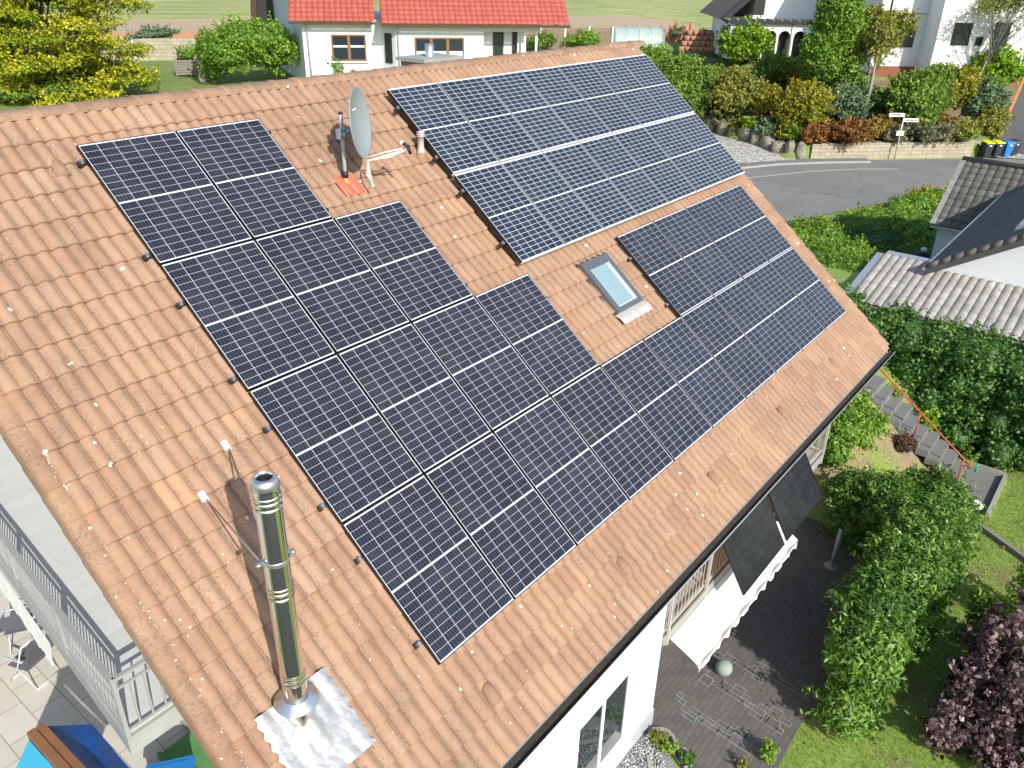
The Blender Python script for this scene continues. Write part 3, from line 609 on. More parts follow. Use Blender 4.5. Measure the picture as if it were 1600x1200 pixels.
MB().lathe([(r+.002,.37),(r+.018,.365),(r+.022,.345),(r+.088,.318),(r+.090,.312),(r+.01,.335)],n=48).build('storm_collar',steeldull,fl)
mb=MB().lathe([(r+.003,1.79),(r+.006,1.795),(r+.006,1.825),(r+.003,1.83)],n=48)
mb.bar((.095,-.03,1.81),(.135,-.03,1.81),.03,.035).bar((-.095,.03,1.81),(-.135,.03,1.81),.03,.035); mb.build('clamp_band',steeldull,fl)
MB().lathe([(.012,-.012),(.02,-.012),(.02,.012),(.0,.012)],(0,0,0),10,Matrix.Translation((.13,-.03,1.81))).lathe([(.0,-.014),(.02,-.012),(.02,.012),(.0,.012)],(0,0,0),10,Matrix.Translation((-.135,.03,1.81))).build('bolt',steeldull,fl)
# cone of the flashing (upright tube cut by the roof) + crumpled lead-like sheet
MB().lathe([(r+.028,-.45),(r+.022,.05),(r+.006,.30)],n=40).build('flashing_cone',steel,fl)
mb=MB(); nx,ny=36,36; vs=[]
for j in range(ny+1):
    for i in range(nx+1):
        uu=-.36+.74*i/nx; vv=-.34+.78*j/ny
        wob=.012*math.sin(j*1.3)*((i in (0,nx))) ; e_=.030*math.sin(math.pi*(uu+.07)/.152)*(1-.4*math.sin(vv*5))
        rr=math.hypot(uu+.01,(vv+.02)*.78); bump_=.075*max(0,1-rr/.22)**1.2
        vs.append((uu+wob+(.01*math.sin(j*.9) if i==nx else 0),-vv,-.044+abs(e_)*.5+bump_+rng.normal()*.0022+.008*math.sin(uu*23+vv*17)*math.sin(vv*29-uu*9)))
mb.add(vs,[(j*(nx+1)+i,(j+1)*(nx+1)+i,(j+1)*(nx+1)+i+1,j*(nx+1)+i+1) for j in range(ny) for i in range(nx)],True)
alsheet=mat('crinkled_aluminium',(.52,.52,.515),.45,.45,c2=(.42,.42,.42),sc=4,bump=.5,bsc=22,bd=.015)
o=mb.build('flashing_sheet',alsheet,fl)
dv=Matrix.Translation(wv(-1.3,6.27,0))@RM; o.matrix_local=Matrix.Translation((-fx,-fy,-5.5))@dv
def pt(v): return (v[0]-fx,v[1]-fy,v[2]-5.5)
for (u,v),nm in (((-.5,3.74),0),((-.96,4.09),1)):
    a_=wv(u,v,-.03); 
    o=MB().tube([pt(a_),(-.10 if nm else -.02,.03 if nm else .10,1.80)],.0085,8).build('brace_rod',mat('brace_rod_metal%d'%nm,(.42,.33,.30),.45,.6) if nm==0 else MATS['brace_rod_metal0'],fl)
    M2=Matrix.Translation(Vector(pt(wv(u,v,-.05))))@RM
    MB().box(-.03,.03,.0,.10,-.03,.008,M2).box(-.015,.015,-.02,.02,.0,.03,M2).build('roof_bracket',alub,fl)
# satellite dish
mx,my=2.925,-.832
sd=empty('satellite_dish',(mx,my,8.67)); tag(sd,'grey satellite dish on a short mast between the solar arrays','satellite dish')
MB().tube([(0,0,-.05),(0,0,.90)],.024,14).build('mast',grey_paint,sd)
MB().tube([(0,0,.895),(0,0,.925)],.026,14).build('mast_cap',rubber,sd)
MB().tube([(0,0,.10),(0,0,.19)],.04,16).build('rubber_sleeve',rubber,sd)
oc=mat('orange_clay_hood',(.55,.20,.06),.45)
MB().lathe([(.11,-.16),(.08,-.02),(.045,.10),(.03,.115)],n=24).build('mast_hood',oc,sd)
nrm=Vector((.50,-.83,.10)).normalized(); cdish=Vector((.13,-.22,.80))
upv=(Vector((0,0,1))-nrm*nrm.z).normalized(); rgt=upv.cross(nrm)
M2=Matrix(((rgt.x,upv.x,nrm.x,cdish.x),(rgt.y,upv.y,nrm.y,cdish.y),(rgt.z,upv.z,nrm.z,cdish.z),(0,0,0,1)))
Rr=.40; prof=[(0.0,-.075)]+[(Rr*k/12,-.075+.075*(k/12)**2) for k in range(1,13)]+[(Rr+.012,.004),(Rr+.014,-.012),(Rr,-.014)]+[(Rr*k/12,-.014-.072*(1-(k/12)**2)) for k in range(11,-1,-1)]
mb=MB(); n=56; vs=[]
for r_,z_ in prof:
    for k in range(n):
        a_=2*math.pi*k/n; vs.append(M2@Vector((r_*.96*math.cos(a_),r_*1.05*math.sin(a_),z_)))
mb.add(vs,[(i*n+k,(i)*n+(k+1)%n,(i+1)*n+(k+1)%n,(i+1)*n+k) for i in range(len(prof)-1) for k in range(n)],True)
dish=mb.build('reflector',mat('dish_paint',(.27,.30,.31),.42,c2=(.24,.27,.285),sc=5),sd)
# lettering on the dish
tc=bpy.data.curves.new('lettering','FONT'); tc.body='allsat'; tc.size=.075; tc.align_x='CENTER'; tc.extrude=.0012; tc.offset=.0015
dg=bpy.data.objects.new('lettering',tc); COL.objects.link(dg); bpy.context.view_layer.update()
tmsh=bpy.data.meshes.new_from_object(dg); bpy.data.objects.remove(dg); tl_=bpy.data.objects.new('lettering',tmsh); COL.objects.link(tl_); tmsh.materials.append(MATS['white_window_frame']); tl_.parent=dish
tl_.matrix_local=M2@Matrix.Translation((0,.16,-.059))@Matrix.Rotation(R(-12),4,'X')
for v in tmsh.vertices: v.co.z+= .10*v.co.x*v.co.x+.0
MB().box(-.075,.05,-.03,.03,.60,.72).box(-.02,.10,-.075,.0,.63,.69).build('bracket',mat('galvanised_bracket',(.40,.47,.54),.4,.5),sd)
bot=M2@Vector((0,-.41,-.01)); lnb=Vector((.70,-.80,.70))
lnb=M2@Vector((.02,-.30,.52))
MB().tube([bot+Vector((0,0,-.02)),bot*.5+lnb*.5+Vector((0,0,-.02)),lnb+Vector((-.02,.03,-.05))],.011,8).build('feed_arm',cable,sd)
dirn=(M2@Vector((0,0,.1))-lnb).normalized()
MB().tube([lnb+dirn*.03,lnb+dirn*.07],.03,14).build('feed_horn',alub,sd)
MB().tube([lnb+dirn*.03,lnb-dirn*.06],.022,12).tube([lnb-dirn*.04,lnb-dirn*.05+Vector((.02,-.01,-.09))],.021,12).build('converter_head',rubber,sd)
for k in range(3):
    o=MB().tube([lnb+Vector((0,0,-.07)),lnb*.6+bot*.4+Vector((0,0,-.06-.02*k)),bot+Vector((.01,-.03,-.05)),bot+Vector((-.02-.03*k,-.09,-.20)),bot+Vector((-.04+.02*k,-.14,-.36)),Vector(W(3.14,1.33,-.06))-Vector((mx,my,8.67))],.0065,6).build('cable',cable,sd)
rt_=mat('red_metal_tile',(.46,.13,.07),.5,c2=(.40,.12,.07),sc=5)
mb=MB(); vs=[]; nx=24
for j,yy in enumerate((.16,-.17,-.175)):
    for i in range(nx+1):
        xx=-.19+.36*i/nx; vs.append((xx,yy-.012*math.cos(i*1.6)*(j>0),-.070+.02*abs(math.sin(math.pi*xx/.152))-(.02 if j==2 else 0)+(.012 if j else 0)))
mb.add(vs,[(j*(nx+1)+i,(j+1)*(nx+1)+i,(j+1)*(nx+1)+i+1,j*(nx+1)+i+1) for j in range(2) for i in range(nx)],True)
o=mb.build('mast_base_plate',rt_,sd); o.matrix_local=Matrix.Translation((-mx,-my,-8.67))@Matrix.Translation(W(2.93,1.20,0))@RM
# vent pipe
vp=W(4.44,1.0,-.09); ve=empty('vent_pipe',vp); tag(ve,'short grey beige soil vent pipe beside the left edge of the raised array','vent pipe')
gp=mat('grey_vent_pipe',(.45,.40,.37),.6)
MB().lathe([(.062,-.05),(.062,.06),(.045,.13),(.045,.27),(.058,.272),(.058,.285),(.05,.286),(.05,.296),(.06,.297),(.06,.31),(.05,.311),(.05,.32),(.06,.321),(.06,.333),(.03,.345),(0,.345)],n=24).build('pipe',gp,ve)
MB().lathe([(.10,-.07),(.085,-.01),(.064,.05),(.06,.06)],n=24).build('clay_collar',tm,ve)
for o in ve.children:
    if 'collar' in o.name: addattr(o,.35,.2)
# ---------------- below the eave ----------------
# balcony solar panels
def hang(x0,x1,label):
    e=empty('balcony_panel',((x0+x1)/2,-5.24,3.08)); e.rotation_euler=(R(90-31),0,0)
    w_=x1-x0; L=1.10
    frame=MB().box(-w_/2,w_/2,-L,-L+.012,-.03,0).box(-w_/2,w_/2,-.012,0,-.03,0).box(-w_/2,-w_/2+.012,-L+.012,-.012,-.03,0).box(w_/2-.012,w_/2,-L+.012,-.012,-.03,0).build('frame',MATS['black_frame'],e)
    o=MB().box(-w_/2+.012,w_/2-.012,-L+.012,-.012,-.012,-.003).build('cell_glass',pmC,e)
    MB().box(-w_/2+.03,w_/2-.03,-.05,-.01,-.07,-.031).box(-w_/2+.1,-w_/2+.14,-L+.1,-.05,-.07,-.031).box(w_/2-.14,w_/2-.1,-L+.1,-.05,-.07,-.031).build('support_bracket',alu,e)
    tag(e,label,'solar panel','black panels hanging on the balcony'); return e
pmC=panelmat('black_cells',10,12,1.72,1.1*2,.007,.007,.01,(.024,.025,.034),(.006,.006,.008),.0,0)
hang(6.45,8.17,'all-black solar panel tilted out from the balcony railing, the nearer of the two')
hang(8.29,10.06,'all-black solar panel tilted out from the balcony railing, the farther of the two')
# awning
mb=MB(); nx=80; aw=[]; 
for j,(yy,zz) in enumerate(((-5.2,1.80),(-5.45,1.69),(-5.72,1.545),(-5.735,1.54),(-5.745,1.42))):
    for i in range(nx+1):
        xx=5.14+4.1*i/nx; z=zz+(.018*math.sin(xx*9)*(j in(1,2)))+(.03*math.sin(xx*21)+.012*math.sin(xx*55) if j==4 else 0); aw.append((xx,yy+(.02*math.sin(xx*17) if j==4 else 0),z))
mb.add(aw,[(j*(nx+1)+i,(j+1)*(nx+1)+i,(j+1)*(nx+1)+i+1,j*(nx+1)+i+1) for j in range(4) for i in range(nx)],True)
aw_=empty('awning',(0,0,0)); mb.build('awning_cloth',fabric,aw_); MB().bar((5.14,-5.73,1.53),(9.24,-5.73,1.53),.03).bar((5.2,-5.18,1.75),(5.2,-5.72,1.52),.02).bar((9.2,-5.18,1.75),(9.2,-5.72,1.52),.02).build('awning_frame',alu,aw_); tag(aw_,'cream cloth awning with a wavy hem under the front balcony','awning')
# ball, post, chalk, gravel, edging, small plants
def at_(x,y): return (x,y)
tag(MB().lathe([(0,0)]+[(.15*math.sin(a_),.15-.15*math.cos(a_)) for a_ in np.linspace(.15,3.0,16)]+[(0,.30)],(6.72,-5.62,.01),24).build('garden_ball',mat('stone_ball',(.30,.34,.30),.8,c2=(.24,.28,.25),sc=8)),'grey green stone ball lying on the dark paving','ball')
pe=empty('metal_post',(10.93,-6.1,0)); MB().tube([(0,0,0),(.02,0,.95)],.035,14).build('tube',grey_paint,pe); MB().lathe([(0,.03),(.14,.025),(.16,0)],n=18).build('footing',concrete,pe); tag(pe,'short grey metal post standing at the edge of the dark paving','post')
rr=random.Random(4); mb=MB(); mbb=MB()
def rect(m_,x,y,a,w_,h_):
    ca,sa=math.cos(a),math.sin(a); P=[(x+ca*p-sa*q_,y+sa*p+ca*q_,.018) for p,q_ in ((0,0),(w_,0),(w_,h_),(0,h_),(0,0))]
    for p,q_ in zip(P[:-1],P[1:]): m_.bar(p,q_,.009,.003)
for row,(x0,y0,n_) in enumerate(((6.95,-4.95,8),(6.6,-5.2,9),(6.3,-5.35,10),(5.75,-5.2,9),(5.6,-5.5,6),(7.3,-6.0,4))):
    x=x0; y=y0; a_=R(-93)+rr.uniform(-.06,.06)
    for k in range(n_):
        w_=rr.choice([.1,.2,.2,.3]); h_=rr.choice([.1,.1,.2]); rect(mbb if row==3 and k%3<2 else mb,x,y,a_,w_,h_); x+=math.cos(a_)*w_+rr.choice([0,0,-.1,.1]); y+=math.sin(a_)*w_
        if y<-6.9: break
ch=mb.build('chalk_drawing',mat('white_chalk',(.42,.42,.41),.95,c2=(.2,.2,.19),sc=7)); mbb.build('blue_lines',mat('blue_chalk',(.25,.36,.42),.95),ch); tag(ch,'white and blue chalk rectangles drawn on the dark paving','chalk drawing')
gv=bpy.data.materials.new('grey_gravel'); gv.use_nodes=True; t=NT(gv); a_=t.n('ShaderNodeAttribute',attribute_name='tint').outputs['Fac']; t.l(t.ramp(a_,[(0,(.10,.10,.11)),(.5,(.36,.36,.36)),(1,(.68,.67,.65))]),t.b.inputs['Base Color'])
n=9000; P=np.stack([rng.uniform(1.5,4.88,n),rng.uniform(-6.3,-5.18,n),rng.uniform(.03,.05,n)],1); P=P[(P[:,1]>-5.2-(4.95-P[:,0])*.95)]
oc_=np.array([(1,0,0),(0,1,0),(-1,0,0),(0,-1,0),(0,0,1),(0,0,-1)])*.5; of_=np.array([(0,1,4),(1,2,4),(2,3,4),(3,0,4),(1,0,5),(2,1,5),(3,2,5),(0,3,5)])
def pebbles(P,s0,s1,name,label):
    n=len(P); sc=rng.uniform(s0,s1,(n,1,1))*rng.uniform(.7,1.3,(n,1,3)); V=P[:,None,:]+oc_[None]*sc+rng.normal(size=(n,6,3))*.002; F=(of_[None]+np.arange(n)[:,None,None]*6).reshape(-1,3)
    return tag(npmesh(name,V.reshape(-1,3),F,gv,tint=np.repeat(rng.random(n),6)),label,None,None,'stuff')
pebbles(P,.022,.045,'gravel','grey and white gravel along the white wall')
poly_sheet('gravel_bed',[(1.4,-5.15),(4.9,-5.15),(4.55,-5.75),(4.0,-6.8),(1.4,-6.8)],.02,mat('gravel_base',(.14,.14,.14),.95,c2=(.3,.3,.3),sc=30))
strip('edging',[(4.35,-5.45),(3.7,-5.95),(3.2,-6.6)],.07,.07,concrete,.07)
for k,(x,y,r_,hh,pal,lb) in enumerate(((4.74,-5.40,.16,.22,'olive','low yellowish green plant against the corner of the white wall'),(4.67,-5.63,.15,.24,'bright','bright green plant in the round stone edging'),(4.66,-6.0,.14,.22,'deep','darker green small plant by the gravel'),(5.55,-6.95,.22,.35,'bright','light green plant at the lower edge of the dark paving'),(5.1,-6.75,.1,.18,'olive','tiny olive plant at the lower edge of the dark paving'))):
    bush(x,y,.02,r_,hh,pal,700,.05,lb,'plant','small plants by the gravel','small_plant',nl=5)
mb=MB()
for (x,y,r_) in ((4.74,-5.46,.22),(4.62,-5.85,.2)):
    P=[(x+r_*math.cos(a_),y+r_*math.sin(a_),.03) for a_ in np.linspace(-2.2,1.6,12)]
    for p,q_ in zip(P[:-1],P[1:]): mb.bar(p,q_,.05,.08)
tag(mb.build('edging_stone',concrete),'curved grey stone edging round the small plants by the wall','edging')
# ---------------- near yard on the right ----------------
# laurel hedge around the paving
lo=[]
pts=[(12.35,-5.95,.7,1.05),(12.9,-6.9,.8,1.1),(12.6,-7.4,.95,1.25),(11.6,-7.6,1.0,1.4),(12.2,-6.7,.75,1.15),(10.6,-7.6,.95,1.45),(9.7,-7.6,.9,1.4),(8.8,-7.65,.85,1.35),(8.0,-7.7,.8,1.3),(7.4,-7.7,.62,1.1),(11.9,-6.6,.8,1.25),(13.3,-7.7,.65,1.0),(11.3,-7.3,.65,1.3)]
for x,y,r_,hh in pts:
    for k in range(3): lo.append((x+rng.normal()*.2,y+rng.normal()*.15,hh*(.35+.3*k)+.05,r_*rng.uniform(.62,.8),r_*rng.uniform(.6,.75),hh*.42))
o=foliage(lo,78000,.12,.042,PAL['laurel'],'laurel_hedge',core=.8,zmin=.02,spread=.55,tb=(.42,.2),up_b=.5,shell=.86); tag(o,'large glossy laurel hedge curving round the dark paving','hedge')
# big dark hedge beside the stairs
lo=[]
for y in np.arange(-11.5,-2.4,.62):
    for k in range(4):
        z=.35+.72*k; lo.append((18.45+rng.normal()*.14,y+rng.normal()*.12,z+.15*min(1,max(0,(y+6)/3))+rng.normal()*.08,1.12*(1-.06*k)*rng.uniform(.92,1.1),.62,.62))
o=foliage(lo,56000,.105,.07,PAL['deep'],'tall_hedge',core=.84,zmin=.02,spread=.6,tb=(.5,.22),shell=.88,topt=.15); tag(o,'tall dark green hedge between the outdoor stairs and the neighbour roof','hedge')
# stairs
st=empty('garden_stairs',(16.4,-7.45,0)); tag(st,'grey concrete garden stairs going down beside the tall hedge','stairs')
for i in range(10):
    z=.02+.175*(i+1); y0=.265*i
    MB().box(-.56,.62,y0,y0+.30,z-.17,z).build('step',steplate,st)
MB().box(-1.25,.55,-.82,0,-.02,.03).build('landing',steplate,st)
MB().box(.6,.66,-.85,2.9,-.1,.2).box(-1.45,.66,-.90,-.82,-.05,.14).build('side_kerb',concrete,st)
hr=empty('handrail',(15.9,-7.45,0)); tag(hr,'rusty red tube handrail beside the garden stairs','handrail')
MB().tube([(-.02,2.82,2.28),(0,2.85,2.47),(0,2.7,2.52),(.0,2.35,2.46),(0,.05,.82),(0,-.15,.72)],.021,10).build('rail',redpaint,hr)
for y,zb,zt in ((2.62,1.7,2.5),(1.22,.8,1.66),(.02,0,.80)): MB().tube([(0,y,zb),(0,y,zt)],.018,8).build('post',redpaint,hr)
MB().tube([(0,.02,.6),(.02,-.2,.7)],.014,8).build('brace',redpaint,hr)
mb=MB(); 
for k in range(5): mb.tube([(.08*math.cos(a_+k)+.0,-.0+.03*k*.3,.11*math.sin(a_+k)) for a_ in np.linspace(0,5.8,14)],.012,6)
o=mb.build('garden_hose',mat('green_hose',(.03,.30,.17),.4)); o.location=(15.95,-7.75,.66); tag(o,'coiled green garden hose on the lower end of the red handrail','hose')
tag(MB().lathe([(0,0)]+[(.20*math.sin(a_)*(1+.2*math.sin(5*a_)),.09-.09*math.cos(a_)) for a_ in np.linspace(.2,3,10)]+[(0,.18)],(15.15,-7.95,.05),16).build('white_stone',mat('white_rock',(.7,.69,.66),.8,c2=(.55,.55,.5),sc=6,bump=1,bsc=5,bd=.1)),'bright white rock at the foot of the garden stairs','rock')
tag(MB().lathe([(0,0)]+[(.16*math.sin(a_),.07-.07*math.cos(a_)) for a_ in np.linspace(.2,3,10)]+[(0,.14)],(15.65,-6.2,.55),14).build('pale_stone',stone),'small pale stone under the middle of the garden stairs','rock')
bush(15.45,-6.15,.62,.32,.62,'burgundy',2600,.06,'small reddish bush beside the middle of the garden stairs','shrub','reddish bushes by the stairs')
bush(15.25,-7.05,.1,.42,.72,'burgundy',3600,.06,'larger reddish green bush beside the foot of the garden stairs','shrub','reddish bushes by the stairs')
strip('garden_edge',[(14.6,-5.2),(14.95,-6.2),(14.9,-7.1),(14.6,-8.0),(13.6,-9.6),(12.4,-11.5)],.10,.12,woodgrey,.14)
# rhododendron-like shrubs by the balcony
lo=lobes_in((14.3,-4.75,1.6),(1.15,.9,.95),12)+lobes_in((15.0,-5.2,1.3),(.75,.65,.8),8)+lobes_in((13.4,-4.7,1.4),(.9,.8,.9),8)
o=foliage(lo,15000,.10,.05,PAL['bright'],'leafy_shrub',core=.78,zmin=.2,tb=(.42,.24)); tag(o,'round light green shrub between the balcony and the garden stairs','shrub')
bush(17.05,-6.2,.6,.32,.5,'lime',1800,.10,'yellow green leafy plant growing between the handrail and the tall hedge','plant',None,'leafy_plant')
bush(17.0,-5.2,1.2,.3,.4,'green',1600,.08,'low green ivy at the upper end of the garden stairs by the hedge','plant',None,'leafy_plant')
bush(17.1,-7.4,.0,.28,.4,'green',1300,.08,'low green ivy at the lower end of the garden stairs by the hedge','plant',None,'leafy_plant')
# purple-leaved shrub: upright shoots
lo=[]; stems=MB(); rr=random.Random(5)
sh=[(9.0,-9.55,2.2),(8.55,-9.3,1.75),(9.35,-9.9,2.0),(8.2,-9.6,1.7),(8.7,-10.0,2.1),(9.8,-9.9,2.0),(8.0,-9.9,1.5),(9.5,-9.5,1.5),(8.45,-9.05,1.25),(8.0,-9.25,1.2),(9.2,-10.3,1.9),(7.7,-9.5,1.2),(7.85,-10.3,1.6),(7.5,-9.1,.9),(8.9,-9.0,1.5),(7.6,-9.9,1.0),(9.7,-9.3,1.3)]
for x,y,hh in sh:
    lx,ly=rr.uniform(-.3,.3),rr.uniform(-.25,.25); stems.tube([(x,y,0),(x+lx*.4,y+ly*.4,hh*.5),(x+lx,y+ly,hh)],.02,6,r1=.006)
    for k in range(9):
        f_=k/8; lo.append((x+lx*f_,y+ly*f_,.2+hh*f_*.95,.25*(1-.62*f_),.25*(1-.62*f_),.2))
ps=empty('purple_shrub',(8.8,-9.7,0)); o=foliage(np.array(lo)-np.array([8.8,-9.7,0,0,0,0]),15000,.115,.075,PAL['purple'],'foliage',ps,core=.0,shell=.35,tb=(.42,.27),spread=.8); s_=stems.build('stems',bark,ps); s_.location=(-8.8,9.7,0); tag(ps,'purple-leaved smoke bush with upright shoots in the near right corner','shrub')
for k,(x,y,hh,lb) in enumerate(((10.35,-9.1,1.05,'thin upright green shrub left behind the purple bush'),(11.3,-9.75,1.2,'thin upright green shrub right behind the purple bush'))):
    lo=[]; 
    for q in range(10):
        xx,yy=rng.normal()*.3,rng.normal()*.3
        for m_ in range(5): lo.append((xx,yy,.15+hh*m_/4.5,.13,.13,.16))
    o=foliage(lo,4200,.075,.045,PAL['green'],'upright_shrub',core=0,shell=.3,tb=(.5,.25),spread=.9); o.location=(x,y,0); tag(o,lb,'shrub','thin upright shrubs on the lawn')
# grass blades on the lawn
n=70000; gx=rng.uniform(5,19,n); gy=rng.uniform(-12.5,-5.2,n); keep=~((gx<11.9)&(gy>-7.2))&~((gx>15.0)&(gx<17.2)&(gy>-8.4)&(gy<-4.5))
gx,gy=gx[keep],gy[keep]; gz=np.array([yard(a,b) for a,b in zip(gx,gy)]); n=len(gx)
bas=np.stack([gx,gy,gz-.01],1); h_=rng.uniform(.03,.075,n)[:,None]; dr=rng.normal(size=(n,3))*[1,1,0]; dr/=np.linalg.norm(dr,axis=1,keepdims=True)
V=np.stack([bas-dr*.006,bas+dr*.006,bas+np.array([0,0,1])*h_+rng.normal(size=(n,3))*.018],1).reshape(-1,3)
tag(npmesh('grass',V,np.arange(3*n).reshape(-1,3),PAL['grass'],tint=np.repeat(np.clip(rng.normal(.45,.22,n),0,1),3)),'short green grass of the lawn beside the laurel hedge',None,None,'stuff')
# fallen leaves
n=260; P=np.stack([rng.uniform(6,18,n),rng.uniform(-9,-5.5,n),np.zeros(n)],1); P[:,2]=[yard(a,b)+.05 for a,b in P[:,:2]]
V,F=quads_leaves(P,np.tile([0,0,1.],(n,1))+rng.normal(size=(n,3))*.3,.07,.045); tag(npmesh('fallen_leaves',V,F,PAL['orange'],tint=np.repeat(rng.random(n),4)),'brown fallen leaves scattered on the lawn',None,None,'stuff')
lawn_tree_later=True
# ---------------- ground level below the gable balcony ----------------
dkd=mat('flue_reflection_dark',(.05,.055,.045),.9,c2=(.035,.045,.03),sc=2)
poly_sheet('driveway',[(-24,-30),(1.3,-30),(1.3,-5.3),(-1.8,-4.0),(-24,-4.0)],.02,dkd)  # added unseen dark sheet, gives the flue something dark to reflect
slabm=bpy.data.materials.new('pale_stone_slabs'); slabm.use_nodes=True; t=NT(slabm); br=t.n('ShaderNodeTexBrick'); br.inputs['Scale'].default_value=1; br.inputs['Brick Width'].default_value=.74; br.inputs['Row Height'].default_value=.51; br.inputs['Mortar Size'].default_value=.006; br.offset=.5
mp=t.n('ShaderNodeMapping'); mp.inputs['Rotation'].default_value=(0,0,R(90)); mp.inputs['Location'].default_value=(.0,-.07,0); P_=t.pos(); t.l(P_,mp.inputs[0]); t.l(mp.outputs[0],br.inputs['Vector']); br.inputs['Color1'].default_value=(.52,.49,.42,1); br.inputs['Color2'].default_value=(.58,.55,.48,1); br.inputs['Mortar'].default_value=(.10,.095,.08,1)
t.l(t.mix(t.ramp(t.noise(1.6,P_,6,.65),[(.35,(0,0,0)),(.7,(.5,.5,.5))]),br.outputs[0],(.46,.41,.31)),t.b.inputs['Base Color']); t.b.inputs['Roughness'].default_value=.85
poly_sheet('terrace',[(-12,-1.2),(.9,-1.2),(.9,12),(-12,12)],.015,slabm)
# white valance cloth under the balcony edge
mb=MB(); vs=[]; nx=70
for j in range(2):
    for i in range(nx+1):
        a_=along(2.6+6*i/nx); vs.append((a_[0]-.03-.05*j,a_[1],2.71-(.42+.045*math.sin(i*1.1)+.02*math.sin(i*2.9))*j))
mb.add(vs,[(i,nx+1+i,nx+2+i,i+1) for i in range(nx)],True)
o=mb.build('valance',fabric); tag(o,'white scalloped cloth valance hanging below the gable balcony','valance')
def folding_chair(x,y,rz,label):
    e=empty('folding_chair',(x,y,.015),rz); mb=MB()
    for s_ in (-.26,.26):
        MB().tube([(s_,-.28,0),(s_,.02,.42),(s_,.30,1.02)],.013,8).build('side_frame',alu,e); MB().tube([(s_*.9,.32,0),(s_*.9,-.05,.42)],.013,8).build('leg',alu,e); MB().box(s_-.02,s_+.02,-.22,.2,.62,.64).build('armrest',alu,e)
    mb=MB()
    for k in range(9): mb.box(-.25,.25,-.2+.05*k,-.165+.05*k,.42,.432)
    mb.build('seat',mat('textile_grey%s'%label[:2],(.10,.10,.12),.8),e); mb=MB().box(-.24,.24,.0,.012,.5,1.0,Matrix.Rotation(R(-22),4,'X')); mb.build('backrest',MATS['textile_grey%s'%label[:2]],e)
    MB().tube([(-.26,-.28,.02),(.26,-.28,.02)],.012,8).tube([(-.24,.32,.02),(.24,.32,.02)],.012,8).tube([(-.26,.3,1.0),(.26,.3,1.0)],.012,8).build('cross_bar',alu,e)
    tag(e,label,'chair','garden chairs below the balcony')
folding_chair(-1.05,3.75,R(200),'aluminium garden chair standing nearest to the blue tarp')
folding_chair(-.75,4.7,R(150),'garden chair of aluminium tubes farther back under the balcony edge')
tb=empty('garden_table',(-1.95,4.7,.015)); MB().box(-.6,.6,-.4,.4,.7,.725).build('table_top',mat('dark_glass_top',(.02,.03,.07),.12),tb); MB().box(-.62,.62,-.42,-.4,.69,.73).box(-.62,.62,.4,.42,.69,.73).box(-.62,-.6,-.4,.4,.69,.73).box(.6,.62,-.4,.4,.69,.73).build('table_edge',alu,tb)
for sx in (-.55,.55):
    for sy in (-.35,.35): MB().tube([(sx,sy,0),(sx*.8,sy*.8,.7)],.016,8).build('leg',alu,tb)
tag(tb,'garden table with dark glass top below the balcony','table')
# beam with blue tarps
bm=empty('wooden_stand',(-2.1,.2,0)); 
MB().bar((0.0,.12,2.2),(.02,-1.5,2.2),.10,.12).build('beam',mat('brown_beam',(.26,.12,.05),.6,c2=(.2,.09,.04),sc=5),bm); MB().bar((.115,.12,2.19),(.135,-1.5,2.19),.10,.12).build('beam',MATS['brown_beam'],bm)
MB().bar((0,.15,0),(0,.15,2.13),.08).build('post',MATS['brown_beam'],bm)
tag(bm,'brown double wooden beam carrying the blue tarp','beam')
def cloth(name,c4,nx,ny,m,amp,label):
    vs=[]; a0,a1,a2,a3=[Vector(p) for p in c4]
    for j in range(ny+1):
        for i in range(nx+1):
            f_,g_=i/nx,j/ny; p=(a0*(1-f_)+a1*f_)*(1-g_)+(a3*(1-f_)+a2*f_)*g_; vs.append((p.x,p.y,p.z+amp*math.sin(f_*9+g_*4)*math.sin(g_*3.1)-amp*2*math.sin(math.pi*f_)*math.sin(math.pi*g_)))
    return tag(MB().add(vs,[(j*(nx+1)+i,j*(nx+1)+i+1,(j+1)*(nx+1)+i+1,(j+1)*(nx+1)+i) for j in range(ny) for i in range(nx)],True).build(name,m),label,'tarp')
cloth('tarp',((-1.93,.32,2.17),(-1.40,.32,1.72),(-1.38,-1.0,1.5),(-1.90,-1.3,2.15)),24,24,bluetarp,.035,'royal blue tarp sloping down from the wooden beam')
cloth('tarp',((-2.62,.45,1.35),(-2.16,.30,2.14),(-2.14,-1.3,2.14),(-2.75,-1.3,1.35)),16,16,cyantarp,.02,'lighter cyan tarp on the near side of the wooden beam')
bb=empty('plastic_box',(-.93,-.63,.6)); bb.rotation_euler=(0,0,R(-35))
MB().box(-.3,.3,-.2,.2,0,.36).build('body',blueplas,bb); MB().box(-.33,.33,-.23,.23,.361,.40).box(-.26,.26,-.16,.16,.401,.415).build('lid',blueplas,bb); tag(bb,'blue plastic box with a lid below the balcony corner','box')
st_=empty('box_stand',(-.93,-.63,0)); MB().box(-.3,.3,-.3,.3,.0,.6).build('crate',rubber,st_); tag(st_,'dark crate under the blue plastic box','crate')
tag(MB().box(-.62,.0,-.9,.5,.1,.16,Matrix.Rotation(R(2),4,'Z')).box(-.62,-.56,-.9,.5,.16,.2).build('artificial_turf_board',greenmat),'green board lying on the ground beside the roof edge','board')
P=np.stack([rng.uniform(.05,.8,3000),rng.uniform(-2.2,1.4,3000),rng.uniform(.03,.06,3000)],1); pebbles(P,.03,.06,'gravel','white and brown pebbles under the roof overhang')
strip('edging',[(.03,1.5),(.03,-2.3)],.07,.1,kerb,.1)
